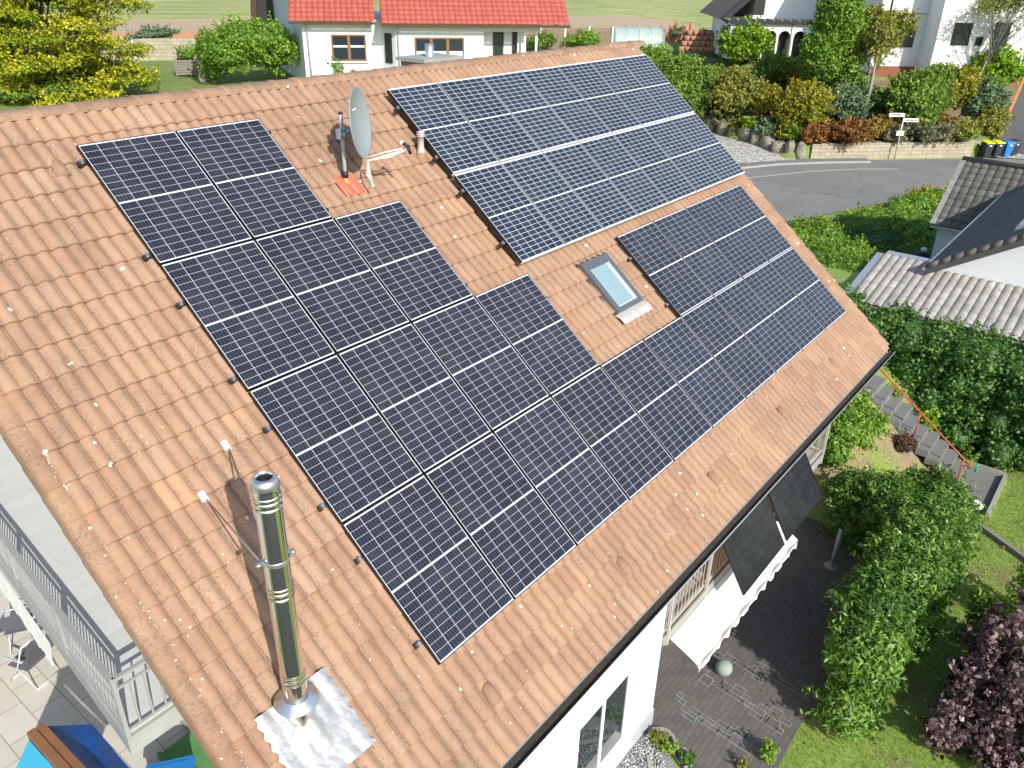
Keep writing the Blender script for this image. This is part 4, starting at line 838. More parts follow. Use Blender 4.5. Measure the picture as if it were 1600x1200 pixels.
# ---------------- neighbour on the right: carport roof, slate house, garage ----------------
def profroof(name,P0,ex,ey,nx_,ny_,tw,tl,m,parent,rolls=1,amp=.035,joint=.015,pw=.8,step=.02):
    """profiled tile roof: P0 eave corner, ex unit along eave, ey unit up the slope"""
    P0,ex,ey=Vector(P0),Vector(ex).normalized(),Vector(ey).normalized(); nn=ex.cross(ey).normalized()
    if nn.z<0: nn=-nn
    prof=[i/10 for i in range(11)]; Vs=[];Fs=[];Ts=[];b=0; e,f_,g_=np.array(ex),np.array(ey),np.array(nn); p0=np.array(P0)
    for j in range(ny_):
        for i in range(nx_):
            for k in range(rolls):
                xx=(i+np.array([(k+p)/rolls for p in prof]))*tw; hh=amp*np.abs(np.sin(np.pi*np.array(prof)))**pw
                if k==rolls-1: xx[-1]-=joint*.3
                tt=np.clip(.5+rng.normal()*.2,0,1)
                for yy,zz in ((j*tl,-.004),(j*tl+.001,step),((j+1)*tl+.02,0)):
                    Vs.append(p0+np.outer(xx,e)+yy*f_+np.outer(hh+zz,g_)); 
                Ts.append(np.full(33,tt))
                for r_ in range(2): a=b+r_*11+np.arange(10); Fs.append(np.stack([a,a+1,a+12,a+11],1))
                b+=33
    return npmesh(name,np.vstack(Vs),np.vstack(Fs),m,parent,tint=np.concatenate(Ts),smooth=True)
def tiledmat(name,stops,moss=(.05,.05,.03),rough=.85):
    m=bpy.data.materials.new(name); m.use_nodes=True; t=NT(m); a_=t.n('ShaderNodeAttribute',attribute_name='tint').outputs['Fac']; P_=t.pos()
    t.l(t.mix(t.ramp(t.noise(3.,P_,6,.75),[(.42,(0,0,0)),(.7,(.7,.7,.7))]),t.ramp(a_,stops),moss),t.b.inputs['Base Color']); t.b.inputs['Roughness'].default_value=rough; t.bump(t.noise(40,P_,3),.3,.01); return m
greyt=tiledmat('pale_grey_tiles',[(0,(.27,.255,.23)),(.5,(.34,.32,.29)),(1,(.43,.41,.38))],(.19,.18,.15)); dkt=tiledmat('dark_grey_tiles',[(0,(.085,.08,.07)),(.5,(.13,.125,.11)),(1,(.18,.17,.15))],(.06,.055,.045)); slate=tiledmat('slate_tiles',[(0,(.055,.06,.065)),(.5,(.085,.09,.095)),(1,(.12,.12,.125))],(.12,.11,.10))
redt=tiledmat('red_glazed_tiles',[(0,(.26,.045,.03)),(.5,(.32,.06,.037)),(1,(.37,.075,.047))],(.30,.05,.03),.6)
cp=empty('carport',(18.7,-3.2,0)); tag(cp,'neighbouring carport with a low roof of pale grey barrel tiles beyond the tall hedge','carport')
ey=Vector((2.95,0,.60)).normalized(); o=profroof('roof',(0,-8.4,3.0),(0,1,0),ey,37,8,.226,.375,greyt,cp,1,.05,.0,.75,.014)
MB().bar((-.02,.02,2.99),(2.97,.02,3.59),.30,.03,(0,0,1)).build('verge_flashing',zinc,cp)
MB().box(-.02,.03,-8.6,.0,2.84,2.98).build('eave_board',woodgrey,cp); MB().box(2.93,3.2,-8.5,-.1,3.58,3.66).build('wall_flashing',zinc,cp)
MB().add([(0,0,2.96),(0,-8.5,2.96),(2.95,-8.5,3.55),(2.95,0,3.55)],[(0,1,2,3)]).build('underside',wooddk,cp)
for y in (-.2,-4,-8.2): MB().box(.2,.32,y-.06,y+.06,0,2.95).build('post',woodgrey,cp)
nh=empty('neighbour_house',(21.3,-4.7,0)); tag(nh,'neighbouring house with a white gable wall and dark slate roof at the right edge','house')
# gable towards -X, eave on the +Y side; ridge parallel X
sl_=Vector((0,-1,.62)).normalized()
o=profroof('roof',(-.55,0.05,3.75),(1,0,0),sl_,52,20,.25,.30,slate,nh,1,.006,.0,1.,.012)
MB().add([(0,-.25,2.9),(0,-12,2.9),(0,-6.2,7.55),(0,-.25,3.85)],[(0,1,2,3)]).build('gable_wall',whiteblue,nh)
MB().add([(0,-.25,0),(12,-.25,0),(12,-.25,3.85),(0,-.25,3.85)],[(0,1,2,3)]).build('side_wall',whiteblue,nh)
mb=MB(); mb2=MB()
for k in range(17):
    p=Vector((-.56,.05,3.75))+sl_*(.33*k); q_=Vector((-.56,.05,3.75))+sl_*(.33*k+.34); mb.tube([p+Vector((0,0,.02)),q_+Vector((0,0,.045))],.075,8)
    mb2.box(-.012*(k%2)-.02,.0,-.0,.335,-.28,.02,Matrix.Translation(p+Vector((-.0,0,.0)))@Matrix.Rotation(math.atan2(-1,0)+math.pi/2-.0,4,'Z')@Matrix.Rotation(R(0),4,'X')) if False else mb2.add([tuple(p+Vector((-.02-.006*(k%2),0,.02))),tuple(q_+Vector((-.02-.006*(k%2),0,.02))),tuple(q_+Vector((-.02,0,-.24))),tuple(p+Vector((-.02,0,-.24)))],[(0,1,2,3)])
mb.build('verge_cap',mat('brown_verge_tiles',(.15,.12,.10),.8,c2=(.09,.08,.07),sc=4),nh); mb2.build('verge_slate',slate,nh)
MB().tube([(-.6,.10,3.70),(12,.10,3.70)],.05,8).build('gutter',zinc,nh)
M2=Matrix.Translation(Vector((.9,.05,3.75))+sl_*2.0)@Matrix(((1,0,0,0),(0,sl_.y,0,0),(0,sl_.z,1,0),(0,0,0,1)))
MB().box(0,1.1,0,.1,.02,.1,M2).box(0,.1,.1,1.4,.02,.1,M2).box(1.0,1.1,.1,1.4,.02,.1,M2).box(0,1.1,1.3,1.4,.02,.1,M2).box(.1,1.0,.1,1.3,.02,.06,M2).build('roof_window',zinc,nh)
ga=empty('garage',(30.2,-2.8,0)); tag(ga,'neighbouring garage with a dark profiled tile roof near the street','garage')
ey=Vector((3.0,0,2.0)).normalized(); o=profroof('roof',(0,-9.0,2.5),(0,1,0),ey,30,10,.30,.361,dkt,ga,1,.05,.0,.8,.045)
MB().tube([(2.98,.1,4.55),(2.98,-9,4.55)],.12,10).build('ridge_cap',MATS['brown_verge_tiles'],ga)
mb=MB()
for k in range(10): p=ey*(.361*k); mb.box(-.0,.36,-.08,.10,-.02,.07,Matrix.Translation(p+Vector((0,.03,2.5+.03)))@Matrix.Rotation(-math.atan2(2,3),4,'Y'))
mb.build('verge_tiles',MATS['pale_grey_tiles'] if False else mat('pale_verge',(.36,.34,.31),.9,c2=(.2,.19,.17),sc=5),ga)
MB().add([(5.9,.05,2.5),(5.9,-9,2.5),(2.98,-9,4.5),(2.98,.05,4.5)],[(0,1,2,3)]).build('far_roof_slope',dkt,ga)
MB().box(.35,5.6,-8.9,-.15,0,2.5).build('wall',whiteblue,ga); MB().tube([(-.05,.08,2.46),(-.05,-9,2.46)],.05,8).build('gutter',zinc,ga)
# garden between house and street
B=[(32.3,2.4,0,2.2,1.5,1.2,'bright',9000,.12,'bright yellow green bush just beyond the right edge of the roof','shrub'),
(27.2,-.2,0,3.0,2.6,2.0,'bright',18000,.12,'big light green laurel bush beyond the right verge of the tiled roof','shrub'),
(33.8,.2,0,1.7,1.4,1.2,'deep',12000,.07,'clipped dark green dome hedge by the street','hedge'),
(31.6,-.9,0,.8,.8,1.1,'deep',5000,.08,'small dark round bush beside the path near the carport','shrub')]
for x,y,z,rx,ry_,hh,pal,n,L,lb,ct in B: bush(x,y,z,rx,hh,pal,n,L,lb,ct,None,'shrub' if ct=='shrub' else 'dome_hedge',ry=ry_,nl=12,core=.85)
lo=[]
for k in range(150):
    a_,b_=rng.uniform(33,45.5),rng.uniform(-5,3); e_=(3.6-(a_-35)*.31)
    if b_<e_-.9 and not (a_<35.6 and b_>-1.2): lo.append((a_,b_,.2+rng.uniform(0,.3),rng.uniform(.6,1.),rng.uniform(.6,1.),rng.uniform(.35,.6)))
o=foliage(lo,34000,.15,.10,PAL['bright'],'ground_cover',core=.85,zmin=.0,tb=(.55,.22)); tag(o,'light green ground cover filling the bed along the street',None,None,'stuff')
bush(38.0,2.0,0,1.0,.6,'burgundy',2600,.07,'low dark red ground plant at the street edge behind the dome hedge','plant',None,'low_plant',ry=.5)
bush(44.2,.75,0,1.0,.8,'yellow',4000,.12,'yellow green bush at the street edge by the garage','shrub',ry=.8)
tag(MB().lathe([(0,0)]+[(.42*math.sin(a_)*(1+.15*math.sin(3*a_)),.17-.17*math.cos(a_)) for a_ in np.linspace(.2,3,10)]+[(0,.34)],(34.0,-.9,0),14).build('boulder',mat('tan_stone',(.40,.31,.22),.9,c2=(.28,.22,.16),sc=3)),'tan boulder between the dark bushes','rock')
bq=empty('covered_grill',(31.6,-2.45,0)); MB().lathe([(.42,0),(.38,.55),(.42,.75),(.30,.95),(.12,1.02),(0,1.03)],n=14).build('cover',rubber,bq); MB().lathe([(.0,1.2),(.10,1.18),(.13,1.1),(.10,1.03)],n=12).build('knob',alub,bq); tag(bq,'black covered grill with a pale knob behind the slate roof corner','grill')
# ---------------- across the street ----------------
blk=bpy.data.materials.new('stone_wall_blocks'); blk.use_nodes=True; t=NT(blk); br=t.n('ShaderNodeTexBrick'); br.inputs['Scale'].default_value=1; br.inputs['Brick Width'].default_value=.55; br.inputs['Row Height'].default_value=.24; br.inputs['Mortar Size'].default_value=.014; br.squash=.7
mp=t.n('ShaderNodeMapping'); mp.inputs['Rotation'].default_value=(R(90),0,0); P_=t.pos(); t.l(P_,mp.inputs[0]); t.l(mp.outputs[0],br.inputs['Vector']); br.inputs['Color1'].default_value=(.40,.355,.26,1); br.inputs['Color2'].default_value=(.30,.27,.2,1); br.inputs['Mortar'].default_value=(.13,.11,.08,1)
t.l(t.mix(t.ramp(t.noise(2.,P_,6,.7),[(.4,(0,0,0)),(.7,(.6,.6,.6))]),br.outputs[0],(.42,.36,.24)),t.b.inputs['Base Color']); t.b.inputs['Roughness'].default_value=.9; t.bump(br.outputs['Fac'],-.8,.03)
wl=empty('stone_wall',(50.6,9.15,0),math.atan2(-.736+.06,.677)); wl.rotation_euler=(0,0,math.atan2(1.2-9.2,59.2-50.5))
MB().box(0,11.6,0,.45,-.05,.93).build('wall',blk,wl); mb=MB()
for k in range(21): mb.box(.0+k*.553,.545+k*.553,-.03,.5,.932,1.0+.02*(k%3))
mb.build('coping',mat('coping_stone',(.40,.36,.29),.9,c2=(.28,.25,.2),sc=3),wl); tag(wl,'low pale stone retaining wall along the far side of the street','wall')
for k,(x,y,z,sx,sy,sz,rz,lb) in enumerate([(50.25, 9.75, 0.02, 0.33, 0.28, 1.2, 0.3, 'upright rock slab standing at the left end of the street wall'), (50.3, 10.5, 0.02, 0.42, 0.3, 1.15, 0.6, 'leaning rock slab next to the upright one'), (50.75, 11.4, 0.05, 0.6, 0.5, 0.9, 0.2, 'brown boulder third from the street wall in the rock row'), (51.3, 12.4, 0.1, 0.6, 0.5, 1.0, 0.9, 'mossy boulder fourth from the street wall in the rock row'), (51.8, 13.4, 0.15, 0.55, 0.5, 1.1, 0.4, 'split grey boulder in the middle of the rock row'), (52.3, 14.5, 0.2, 0.5, 0.45, 1.15, 1.1, 'pointed pale boulder under the yellow plant'), (52.8, 15.5, 0.25, 0.6, 0.55, 1.0, 0.1, 'round boulder in the upper part of the rock row'), (53.3, 16.7, 0.3, 0.65, 0.5, 1.0, 0.7, 'second uppermost boulder of the rock row'), (53.8, 17.9, 0.3, 0.65, 0.5, 1.0, 0.2, 'uppermost boulder of the rock row beside the panels')]):
    V_=SV.copy(); V_=np.sign(V_)*np.abs(V_)**.6*[sx,sy,sz*.5]+[0,0,sz*.5]; V_+=rng.normal(size=V_.shape)*.035; V_[:,2]=np.maximum(V_[:,2],0)
    o=npmesh('boulder',V_,SF,stone); o.location=(x,y,z-.1); o.rotation_euler=(0,0,rz); tag(o,lb,'rock','rocks at the cobbled driveway')
SH=[(54.3,21.1,.05,3.0,5.6,'green','large green shrub touching the far corner of the solar roof','c'),
(56.9,25.4,2.66,1.9,2.9,'bright','light green shrub behind the ridge end'),
(54.6,19.4,.7,1.4,3.6,'deep','dark green shrub between the corner shrub and the round one'),
(54.0,16.4,1.1,1.85,3.8,'olive','big round olive shrub above the rock row'),
(58.1,20.2,1.62,1.9,2.9,'green','green shrub behind the round olive one'),
(59.7,15.8,2.6,1.75,3.0,'green','round mid green shrub below the arched building'),
(54.4,14.1,1.3,1.1,2.4,'yellow','small yellow green shrub right of the round olive one'),
(52.8,11.1,1.33,1.9,3.1,'yellow','broad yellow orange shrub in the middle of the bank'),
(66.0,21.6,3.8,2.1,3.2,'lime','feathery bright green bush in front of the arches'),
(59.0,13.4,2.6,1.2,2.3,'orange','orange tinted shrub below the arches beside the tall tree'),
(51.9,12.9,.6,.95,1.1,'blue','blue grey dwarf conifer above the rocks'),
(53.9,17.5,.75,1.3,.9,'grey','grey green heather above the upper rocks'),
(55.3,9.2,1.43,1.7,2.8,'blue','dark bluish shrub left of the olive tree trunk'),
(59.7,10.6,2.4,1.5,2.4,'deep','dark shrub under the tall green tree'),
(58.9,7.7,1.8,1.4,2.1,'deep','dark brownish green hedge right of the olive tree trunk'),
(58.6,5.4,1.28,2.1,4.0,'green','large green multi-stem shrub behind the street sign'),
(60.9,4.9,1.5,1.3,4.4,'green','tall green shrub with yellow tips left of the yellow one'),
(63.0,3.9,1.7,1.45,4.0,'yellow','tall yellow autumn shrub before the white house'),
(63.6,2.0,1.4,1.3,3.2,'blue','grey green shrub near the upper driveway'),
(68.6,2.9,2.8,1.5,3.4,'lime','arching bright green bamboo beside the pergola'),
(62.7,1.3,1.2,1.1,1.4,'olive','rounded olive shrub at the driveway corner'),
(51.3,9.5,.9,.95,.9,'red','rusty red low shrub at the left end above the street wall'),
(52.2,8.1,1.0,1.45,1.35,'red','broad rusty red shrub above the street wall'),
(53.8,6.9,1.0,.95,1.1,'orange','orange brown shrub above the street wall left of the sign'),
(56.5,6.6,1.2,.85,1.0,'orange','small orange shrub behind the street sign to the left'),
(57.6,5.2,1.1,.95,.95,'orange','orange shrub directly behind the street sign'),
(55.1,5.5,1.0,.85,.7,'grey','grey lavender cushion left of the sign post'),
(56.6,4.1,1.0,.95,.85,'grey','grey brown cushion right of the sign post'),
(57.6,3.1,1.0,1.05,.95,'grey','grey brown cushion nearer to the bins'),
(58.7,2.1,1.0,1.05,1.15,'olive','olive shrub above the wall just left of the bins'),
(61.0,1.0,1.0,.95,1.2,'olive','green brown shrub behind the bins'),
(51.4,11.5,.7,.45,.8,'yellow','bright yellow little shrub among the rocks'),
(51.2,10.7,.8,.47,.85,'bright','bright green little shrub among the rocks'),
(59.5,3.8,1.17,.66,.9,'orange','small orange shrub under the yellow one'),
(52.9,15.3,.5,.85,.8,'olive','low green cushion above the middle rocks'),
(52.2,14.4,1.2,.28,.35,'lime','tiny yellow plant growing on the pale boulder'),
(54.6,18.8,.9,.85,.9,'yellow','low yellowish plants beside the panel edge'),
(53.2,13.6,1.0,.9,.6,'red','brownish ground plants between olive and yellow shrubs')]
for k,s_ in enumerate(SH):
    x,y,z,r_,hh,pal,lb=s_[:7]; feather=pal=='lime' and r_>1
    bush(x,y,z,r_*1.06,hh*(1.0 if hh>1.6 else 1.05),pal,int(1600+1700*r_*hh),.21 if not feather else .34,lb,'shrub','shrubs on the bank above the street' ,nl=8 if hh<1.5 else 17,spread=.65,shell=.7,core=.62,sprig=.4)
def tree(x,y,z,hh,cr,crown_z,pal,n,L,lb,trunk_r=.14,nl=16,core=.45,barkm=bark,name='tree',cat='tree',lean=(0,0),flat=.8,limbs=7,group=None,ch=None,**k):
    e=empty(name,(x,y,z)); tb_=MB(); top=Vector((lean[0],lean[1],hh*.78)); tb_.tube([(0,0,-.1),(lean[0]*.3,lean[1]*.3,hh*.3),top],[trunk_r,trunk_r*.75,trunk_r*.25],10)
    ch=ch or (hh-crown_z)/2; c_=(lean[0],lean[1],crown_z+ch); lo=lobes_in(c_,(cr,cr,ch),nl,(.26,.42),flat)
    for l in lo[:limbs]:
        s_=Vector((lean[0]*.4,lean[1]*.4,hh*rng.uniform(.25,.5))); tb_.tube([s_,s_*.5+Vector(l[:3])*.5+Vector((0,0,-.1)),Vector(l[:3])],[trunk_r*.45,trunk_r*.28,trunk_r*.08],6)
    tb_.build('trunk',barkm,e); foliage(lo,n,L,L*.62,PAL[pal],'crown',e,core=core,**k); return tag(e,lb,cat,group)
tree(56.6,10.8,1.7,9.6,2.25,-.2,'bright',26000,.21,'tall light green tree in the middle of the shrub bank',.16,22,.4,shell=.6,spread=.8)
tree(57.6,8.3,1.7,8.2,2.3,2.4,'olive',12000,.19,'olive coloured tree with pale trunk before the white house',.15,18,.0,palebark,shell=.45,spread=.9)
tree(66.5,3.7,2.8,9.0,4.0,3.4,'olive',6500,.17,'sparse willow-like tree with thin branches before the white house',.10,30,.0,palebark,limbs=22,lean=(1.2,-1.6),shell=.3,spread=1.,flat=.5)
tree(16.8,-16.5,0,6.0,1.7,2.4,'green',4500,.16,'round fruit tree in the front garden',.14,14,.4)
# street sign
sg=empty('street_sign',(54.5,4.97,0)); gal=mat('galvanised_pole',(.55,.56,.55),.45,.4)
MB().tube([(0,0,0),(0,0,2.95)],.035,8).build('pole',gal,sg)
signm=mat('white_sign',(.78,.78,.74),.5); ink=mat('sign_ink',(.03,.03,.03),.6)
for k,(z,sd_) in enumerate(((2.86,-1),(2.55,1))):
    ax=Vector((.62,-.78,0))*sd_; a_=Vector((.0,0,z)); b_=a_+ax*.98
    o=MB().bar(a_+ax*.04,b_,.02,.22).build('name_blade',signm,sg)
    mb=MB(); q_=.14; rr=random.Random(k)
    while q_<.86:
        w_=rr.uniform(.04,.07); p0=a_+ax*q_+Vector((-.62,-.50,0)).normalized()*.0; off=Vector((-.78,-.62,0))*.014
        mb.bar(a_+ax*q_+off,a_+ax*(q_+w_)+off,.006,.09 if rr.random()<.6 else .06); q_+=w_+.02
    mb.build('lettering',ink,o)
MB().bar((-.15,.19,1.72),(.15,-.19,1.72),.02,.30).build('small_plate',signm,sg); tag(sg,'white street name sign with two blades on a thin pole before the stone wall','street sign')
# wheeled bins
def bin_(x,y,rz,bodym,lidm,label):
    e=empty('wheeled_bin',(x,y,.02),rz); mb=MB(); vs=[]
    for z_,w_,d_ in ((.12,.20,.23),(.95,.28,.33)): vs+=[(-w_,-d_,z_),(w_,-d_,z_),(w_,d_,z_),(-w_,d_,z_)]
    mb.add(vs,[(3,2,1,0),(4,5,6,7),(0,1,5,4),(1,2,6,5),(2,3,7,6),(3,0,4,7)]); mb.box(-.30,.30,-.35,.35,.92,.97); mb.build('body',bodym,e)
    MB().add([(-.31,-.37,.975),(.31,-.37,.975),(.31,.37,1.03),(-.31,.37,1.03),(-.29,-.34,1.03),(.29,-.34,1.03),(.29,.33,1.09),(-.29,.33,1.09)],[(3,2,1,0),(4,5,6,7),(0,1,5,4),(1,2,6,5),(2,3,7,6),(3,0,4,7)]).build('lid',lidm,e)
    for s_ in (-.25,.25): MB().tube([(s_-.03,.28,.11),(s_+.03,.28,.11)],.11,14).build('wheel',rubber,e)
    MB().bar((-.24,.40,1.0),(.24,.40,1.0),.03).build('handle',bodym,e); MB().box(-.08,.08,-.345,-.335,.80,.88).build('sticker',signm,e); tag(e,label,'bin','wheeled bins at the street')
bz=math.atan2(-.7,.72)
bin_(59.55,.55,bz,anthr,yellowp,'black wheeled bin with yellow lid, nearest to the stone wall')
bin_(60.15,.05,bz,anthr,yellowp,'black wheeled bin with yellow lid, next to the blue bin')
bin_(60.75,-.45,bz,blueplas,blueplas,'blue wheeled paper bin')
bin_(61.4,-.75,bz,anthr,anthr,'all-dark wheeled bin behind the blue bin')
tag(MB().lathe([(0,.011),(.33,.011),(.36,.009),(.45,.008)],(48.4,.75,.003),24).build('manhole_cover',mat('reddish_cover',(.34,.21,.17),.8,c2=(.25,.18,.16),sc=5)),'reddish round manhole cover in the street by the garage','manhole cover')
# ---- arched white building + white house (right background) ----
EZ=math.atan2(-.78,.62)
darkw=mat('near_black',(.012,.013,.012),.5); brownr=tiledmat('brown_roof_sheets',[(0,(.16,.12,.09)),(.5,(.21,.165,.13)),(1,(.26,.21,.17))],(.12,.10,.08)); blackw=mat('black_timber',(.015,.014,.014),.6)
ab=empty('arched_building',(64.6,22.2,4.2),EZ); tag(ab,'white low building with arched openings and a flat brown roof','building')
def arch(x,w_,z0,z1):
    n=10; P=[(x-w_/2,z0)]+[(x+w_/2*math.cos(a_),z1-w_/2+w_/2*math.sin(a_)) for a_ in [math.pi-math.pi*k/n for k in range(n+1)]]+[(x+w_/2,z0)]; return P
cols_=[2.15,3.3,4.45,5.7,7.1]; aw_w=.98
mb=MB(); xs_=[-.1]; prev=-.1
for c_ in cols_:
    mb.box(prev,c_-aw_w/2,0,.3,0,2.6); P=arch(c_,aw_w,0,2.25)[1:-1]
    for (xa,za),(xb,zb) in zip(P[:-1],P[1:]): mb.add([(xa,0,za),(xb,0,zb),(xb,0,2.6),(xa,0,2.6),(xa,.3,za),(xb,.3,zb)],[(0,1,2,3),(0,4,5,1)])
    prev=c_+aw_w/2
mb.box(prev,9.5,0,.3,0,2.6); mb.box(-.1,9.5,0,.3,2.6,2.95).box(-.1,.2,.3,7,0,2.95); mb.build('wall',whiteblue,ab)
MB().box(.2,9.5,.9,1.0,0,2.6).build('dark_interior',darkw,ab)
MB().box(-.4,9.8,-.35,-.25,2.75,3.08).build('fascia',blackw,ab); mb=MB().box(-.4,9.8,-.25,7,2.9,3.0)
mb.build('roof',brownr,ab); mb=MB()
for k in range(15): mb.box(-.4+k*.72,-.33+k*.72,-.36,1.6,3.0,3.09)
mb.build('roof_ribs',mat('pale_ribs',(.45,.43,.4),.7),ab)
MB().tube([(5.0,-.08,0),(5.0,-.08,2.9)],.05,8).build('downpipe',gal,ab); MB().box(-.1,9.5,-.02,0,2.35,2.42).build('wall_band',MATS['pale_ribs'],ab)
gh=empty('gabled_house',(67.0,21.5,4.2),EZ); tag(gh,'white gabled house with black verge boards behind the arched building','house')
MB().box(.2,9,1,9,0,5.3).build('wall',whiteblue,gh)
mb=MB(); mb.bar((-2.4,.5,2.9),(3.2,.5,7.9),.9,.35).box(-2,.2,1,9,3,3.1); mb.build('verge_board',blackw,gh); MB().add([(-2.5,.3,2.95),(-2.5,10,2.95),(3.2,10,8.1),(3.2,.3,8.1)],[(0,1,2,3)]).build('roof',brownr,gh)
MB().box(.2,1.1,.93,.99,3.3,5.0).build('window',darkw,gh)
wh=empty('white_house',(66.3,9.6,4.2),EZ); tag(wh,'tall white rendered house behind the trees at the upper right','house')
# local x along the front (towards the right), y away
MB().box(-1.6,4.2,0,8,-.2,9).build('left_wing_wall',white,wh)
MB().box(1.9,8.6,-2.3,8,-.2,9).build('right_wing_wall',white,wh)
redb=mat('red_brick_base',(.30,.10,.06),.9,c2=(.2,.08,.05),sc=5)
MB().box(-1.6,1.9,-.06,-.01,-.6,.35).box(1.85,8.6,-2.36,-2.31,-.6,.35).build('brick_base',redb,wh)
MB().box(-1.0,1.85,-.03,-.005,4.0,4.08).build('wall_band',mat('reddish_band',(.45,.25,.2),.8),wh)
def bgwin(par,x0,x1,z0,z1,y,m=None):
    f_=MB().box(x0,x1,y-.05,y,z0,z0+.08).box(x0,x1,y-.05,y,z1-.08,z1).box(x0,x0+.08,y-.05,y,z0+.08,z1-.08).box(x1-.08,x1,y-.05,y,z0+.08,z1-.08).build('window',m or blackw,par); MB().box(x0+.08,x1-.08,y-.03,y-.001,z0+.08,z1-.08).build('pane',winglass,f_); return f_
bgwin(wh,.0,1.3,1.7,3.1,0,wooddk); bgwin(wh,3.0,4.3,2.1,3.6,-2.3); bgwin(wh,4.8,5.3,2.1,2.7,-2.3); bgwin(wh,6.0,7.1,2.1,3.7,-2.3)
MB().tube([(-.9,-.08,.3),(-.9,-.08,5.3),(-.3,-.3,5.9),(.4,-.4,6.1)],.05,8).build('downpipe',blackw,wh)
MB().add([(-2.2,-.7,9),(4.2,-.7,9),(4.2,9,13),(-2.2,9,13)],[(0,1,2,3)]).add([(1.5,-3,9),(9.2,-3,9),(9.2,9,13),(1.5,9,13)],[(0,1,2,3)]).build('roof',brownr,wh)
bn=empty('brown_barn',(77.5,2.5,4.2),EZ); tag(bn,'brown timber barn behind the willow-like tree at the right edge','barn'); MB().box(-6,9,2,9,0,5.2).build('wall',woodgrey,bn); MB().add([(-6.5,1,5.1),(9.5,1,5.1),(9.5,7,9),(-6.5,7,9)],[(0,1,2,3)]).build('roof',brownr,bn)
pg=empty('pergola',(74.5,1.9,3.9),EZ+.35); tag(pg,'dark wooden car shelter with slatted sides at the right edge','shelter')
for k in range(7): MB().box(-.0+k*.42,.09+k*.42,0,.12,0,2.5).build('post',blackw,pg)
MB().add([(-.6,-.6,2.5),(7,-.6,2.5),(7,3.,3.3),(-.6,3.,3.3),(-.6,-.6,2.62),(7,-.6,2.62),(7,3.,3.42),(-.6,3.,3.42)],[(3,2,1,0),(4,5,6,7),(0,1,5,4),(1,2,6,5),(2,3,7,6),(3,0,4,7)]).build('roof',brownr,pg)
ob=empty('timber_pole',(65.9,.85,1.5)); MB().bar((0,0,0),(2.6,-.2,3.6),.16).build('beam',woodor,ob); MB().box(-.12,.12,-.12,.12,-.05,.12).build('metal_foot',gal,ob); tag(ob,'slanting orange brown timber pole beside the dark driveway','pole')
# ---- terracotta planting stones, polytunnel, fence, bins by the field ----
pot=empty('planter_wall',(66.5,27.6,4.25),EZ)
for row in range(4):
    for k in range(9-row): MB().lathe([(.0,.0),(.24,.0),(.27,.42),(.22,.42),(.2,.35),(0,.35)],(k*.55+row*.27,row*.4,row*.42),12).build('plant_ring',clay_pot,pot)
for k in range(6): MB().lathe([(0,0),(.2,0),(.22,1.1+.3*(k%3)),(0,1.1+.3*(k%3))],(-1.2+.45*k,1.8,.6),10).build('clay_pipe',clay_pot,pot); tag(pot,'stacked terracotta planting rings beside the polytunnel','planter')
bush(67.4,28.6,5.3,.8,.9,'grey',1600,.16,'grey lavender on top of the terracotta rings','plant',None,'plant'); bush(69.2,27.0,5.2,.7,.8,'green',1400,.16,'green plants on the right end of the terracotta rings','plant',None,'plant')
plast=bpy.data.materials.new('plastic_film'); plast.use_nodes=True; t=NT(plast); t.b.inputs['Base Color'].default_value=(.42,.55,.52,1); t.b.inputs['Roughness'].default_value=.22; t.b.inputs['Alpha'].default_value=.62; t.bump(t.noise(2.2,t.pos(),4,.6),.9,.12)
pt_=empty('polytunnel',(58.5,29.5,4.75),math.atan2(-.78,.62)+.12); n=14; vs=[]
nx=20
for i in range(nx+1):
    for k in range(n+1):
        a_=math.pi*k/n; sag=1-.05*abs(math.sin(math.pi*i/5)); vs.append((4.1*i/nx,1.25+1.25*math.cos(a_)*sag,(1.75*math.sin(a_)**.8)*sag))
MB().add(vs,[(i*(n+1)+k,(i+1)*(n+1)+k,(i+1)*(n+1)+k+1,i*(n+1)+k+1) for i in range(nx) for k in range(n)]+[tuple(range(n+1)),tuple(range(nx*(n+1),nx*(n+1)+n+1))],True).build('plastic_sheet',plast,pt_)
mb=MB()
for i in range(5): mb.tube([(4.1*i/4,1.25+1.27*math.cos(math.pi*k/n),1.77*math.sin(math.pi*k/n)**.8) for k in range(n+1)],.025,6)
mb.build('hoop',gal,pt_); tag(pt_,'small polytunnel of crumpled clear plastic at the edge of the field','greenhouse')
fe=empty('garden_fence',(50.6,33.9,4.85),math.atan2(-4.0,6.35)); tag(fe,'brown horizontal slat fence with pale concrete posts before the field','fence')
slatm=mat('fence_slats',(.24,.17,.12),.85,c2=(.15,.11,.08),sc=5)
for k in range(4):
    mb=MB(); 
    for j in range(9): mb.box(k*2.1+.08,k*2.1+2.02,-.02,.02,.1+.17*j,.24+.17*j)
    mb.box(k*2.1+.5,k*2.1+.58,.021,.05,.1,1.6).box(k*2.1+1.5,k*2.1+1.58,.021,.05,.1,1.6); mb.build('slat_panel',slatm,fe)
for k in range(5): MB().box(k*2.1-.08,k*2.1+.08,-.09,.09,0,1.75).build('post',mat('pale_post',(.55,.52,.46),.85) if k==0 else MATS['pale_post'],fe)
f2=empty('board_fence',(32.8,58.4,4.85),math.atan2(-.467,.884)); mb=MB()
for k in range(118): mb.box(k*.17-4,k*.17+.155-4,-.015,.015,0,.62+.02*(k%3))
mb.build('board_row',mat('reddish_boards',(.40,.19,.10),.85,c2=(.33,.17,.10),sc=2),f2); tag(f2,'low reddish board fence between the left garden and the stubble field','fence')
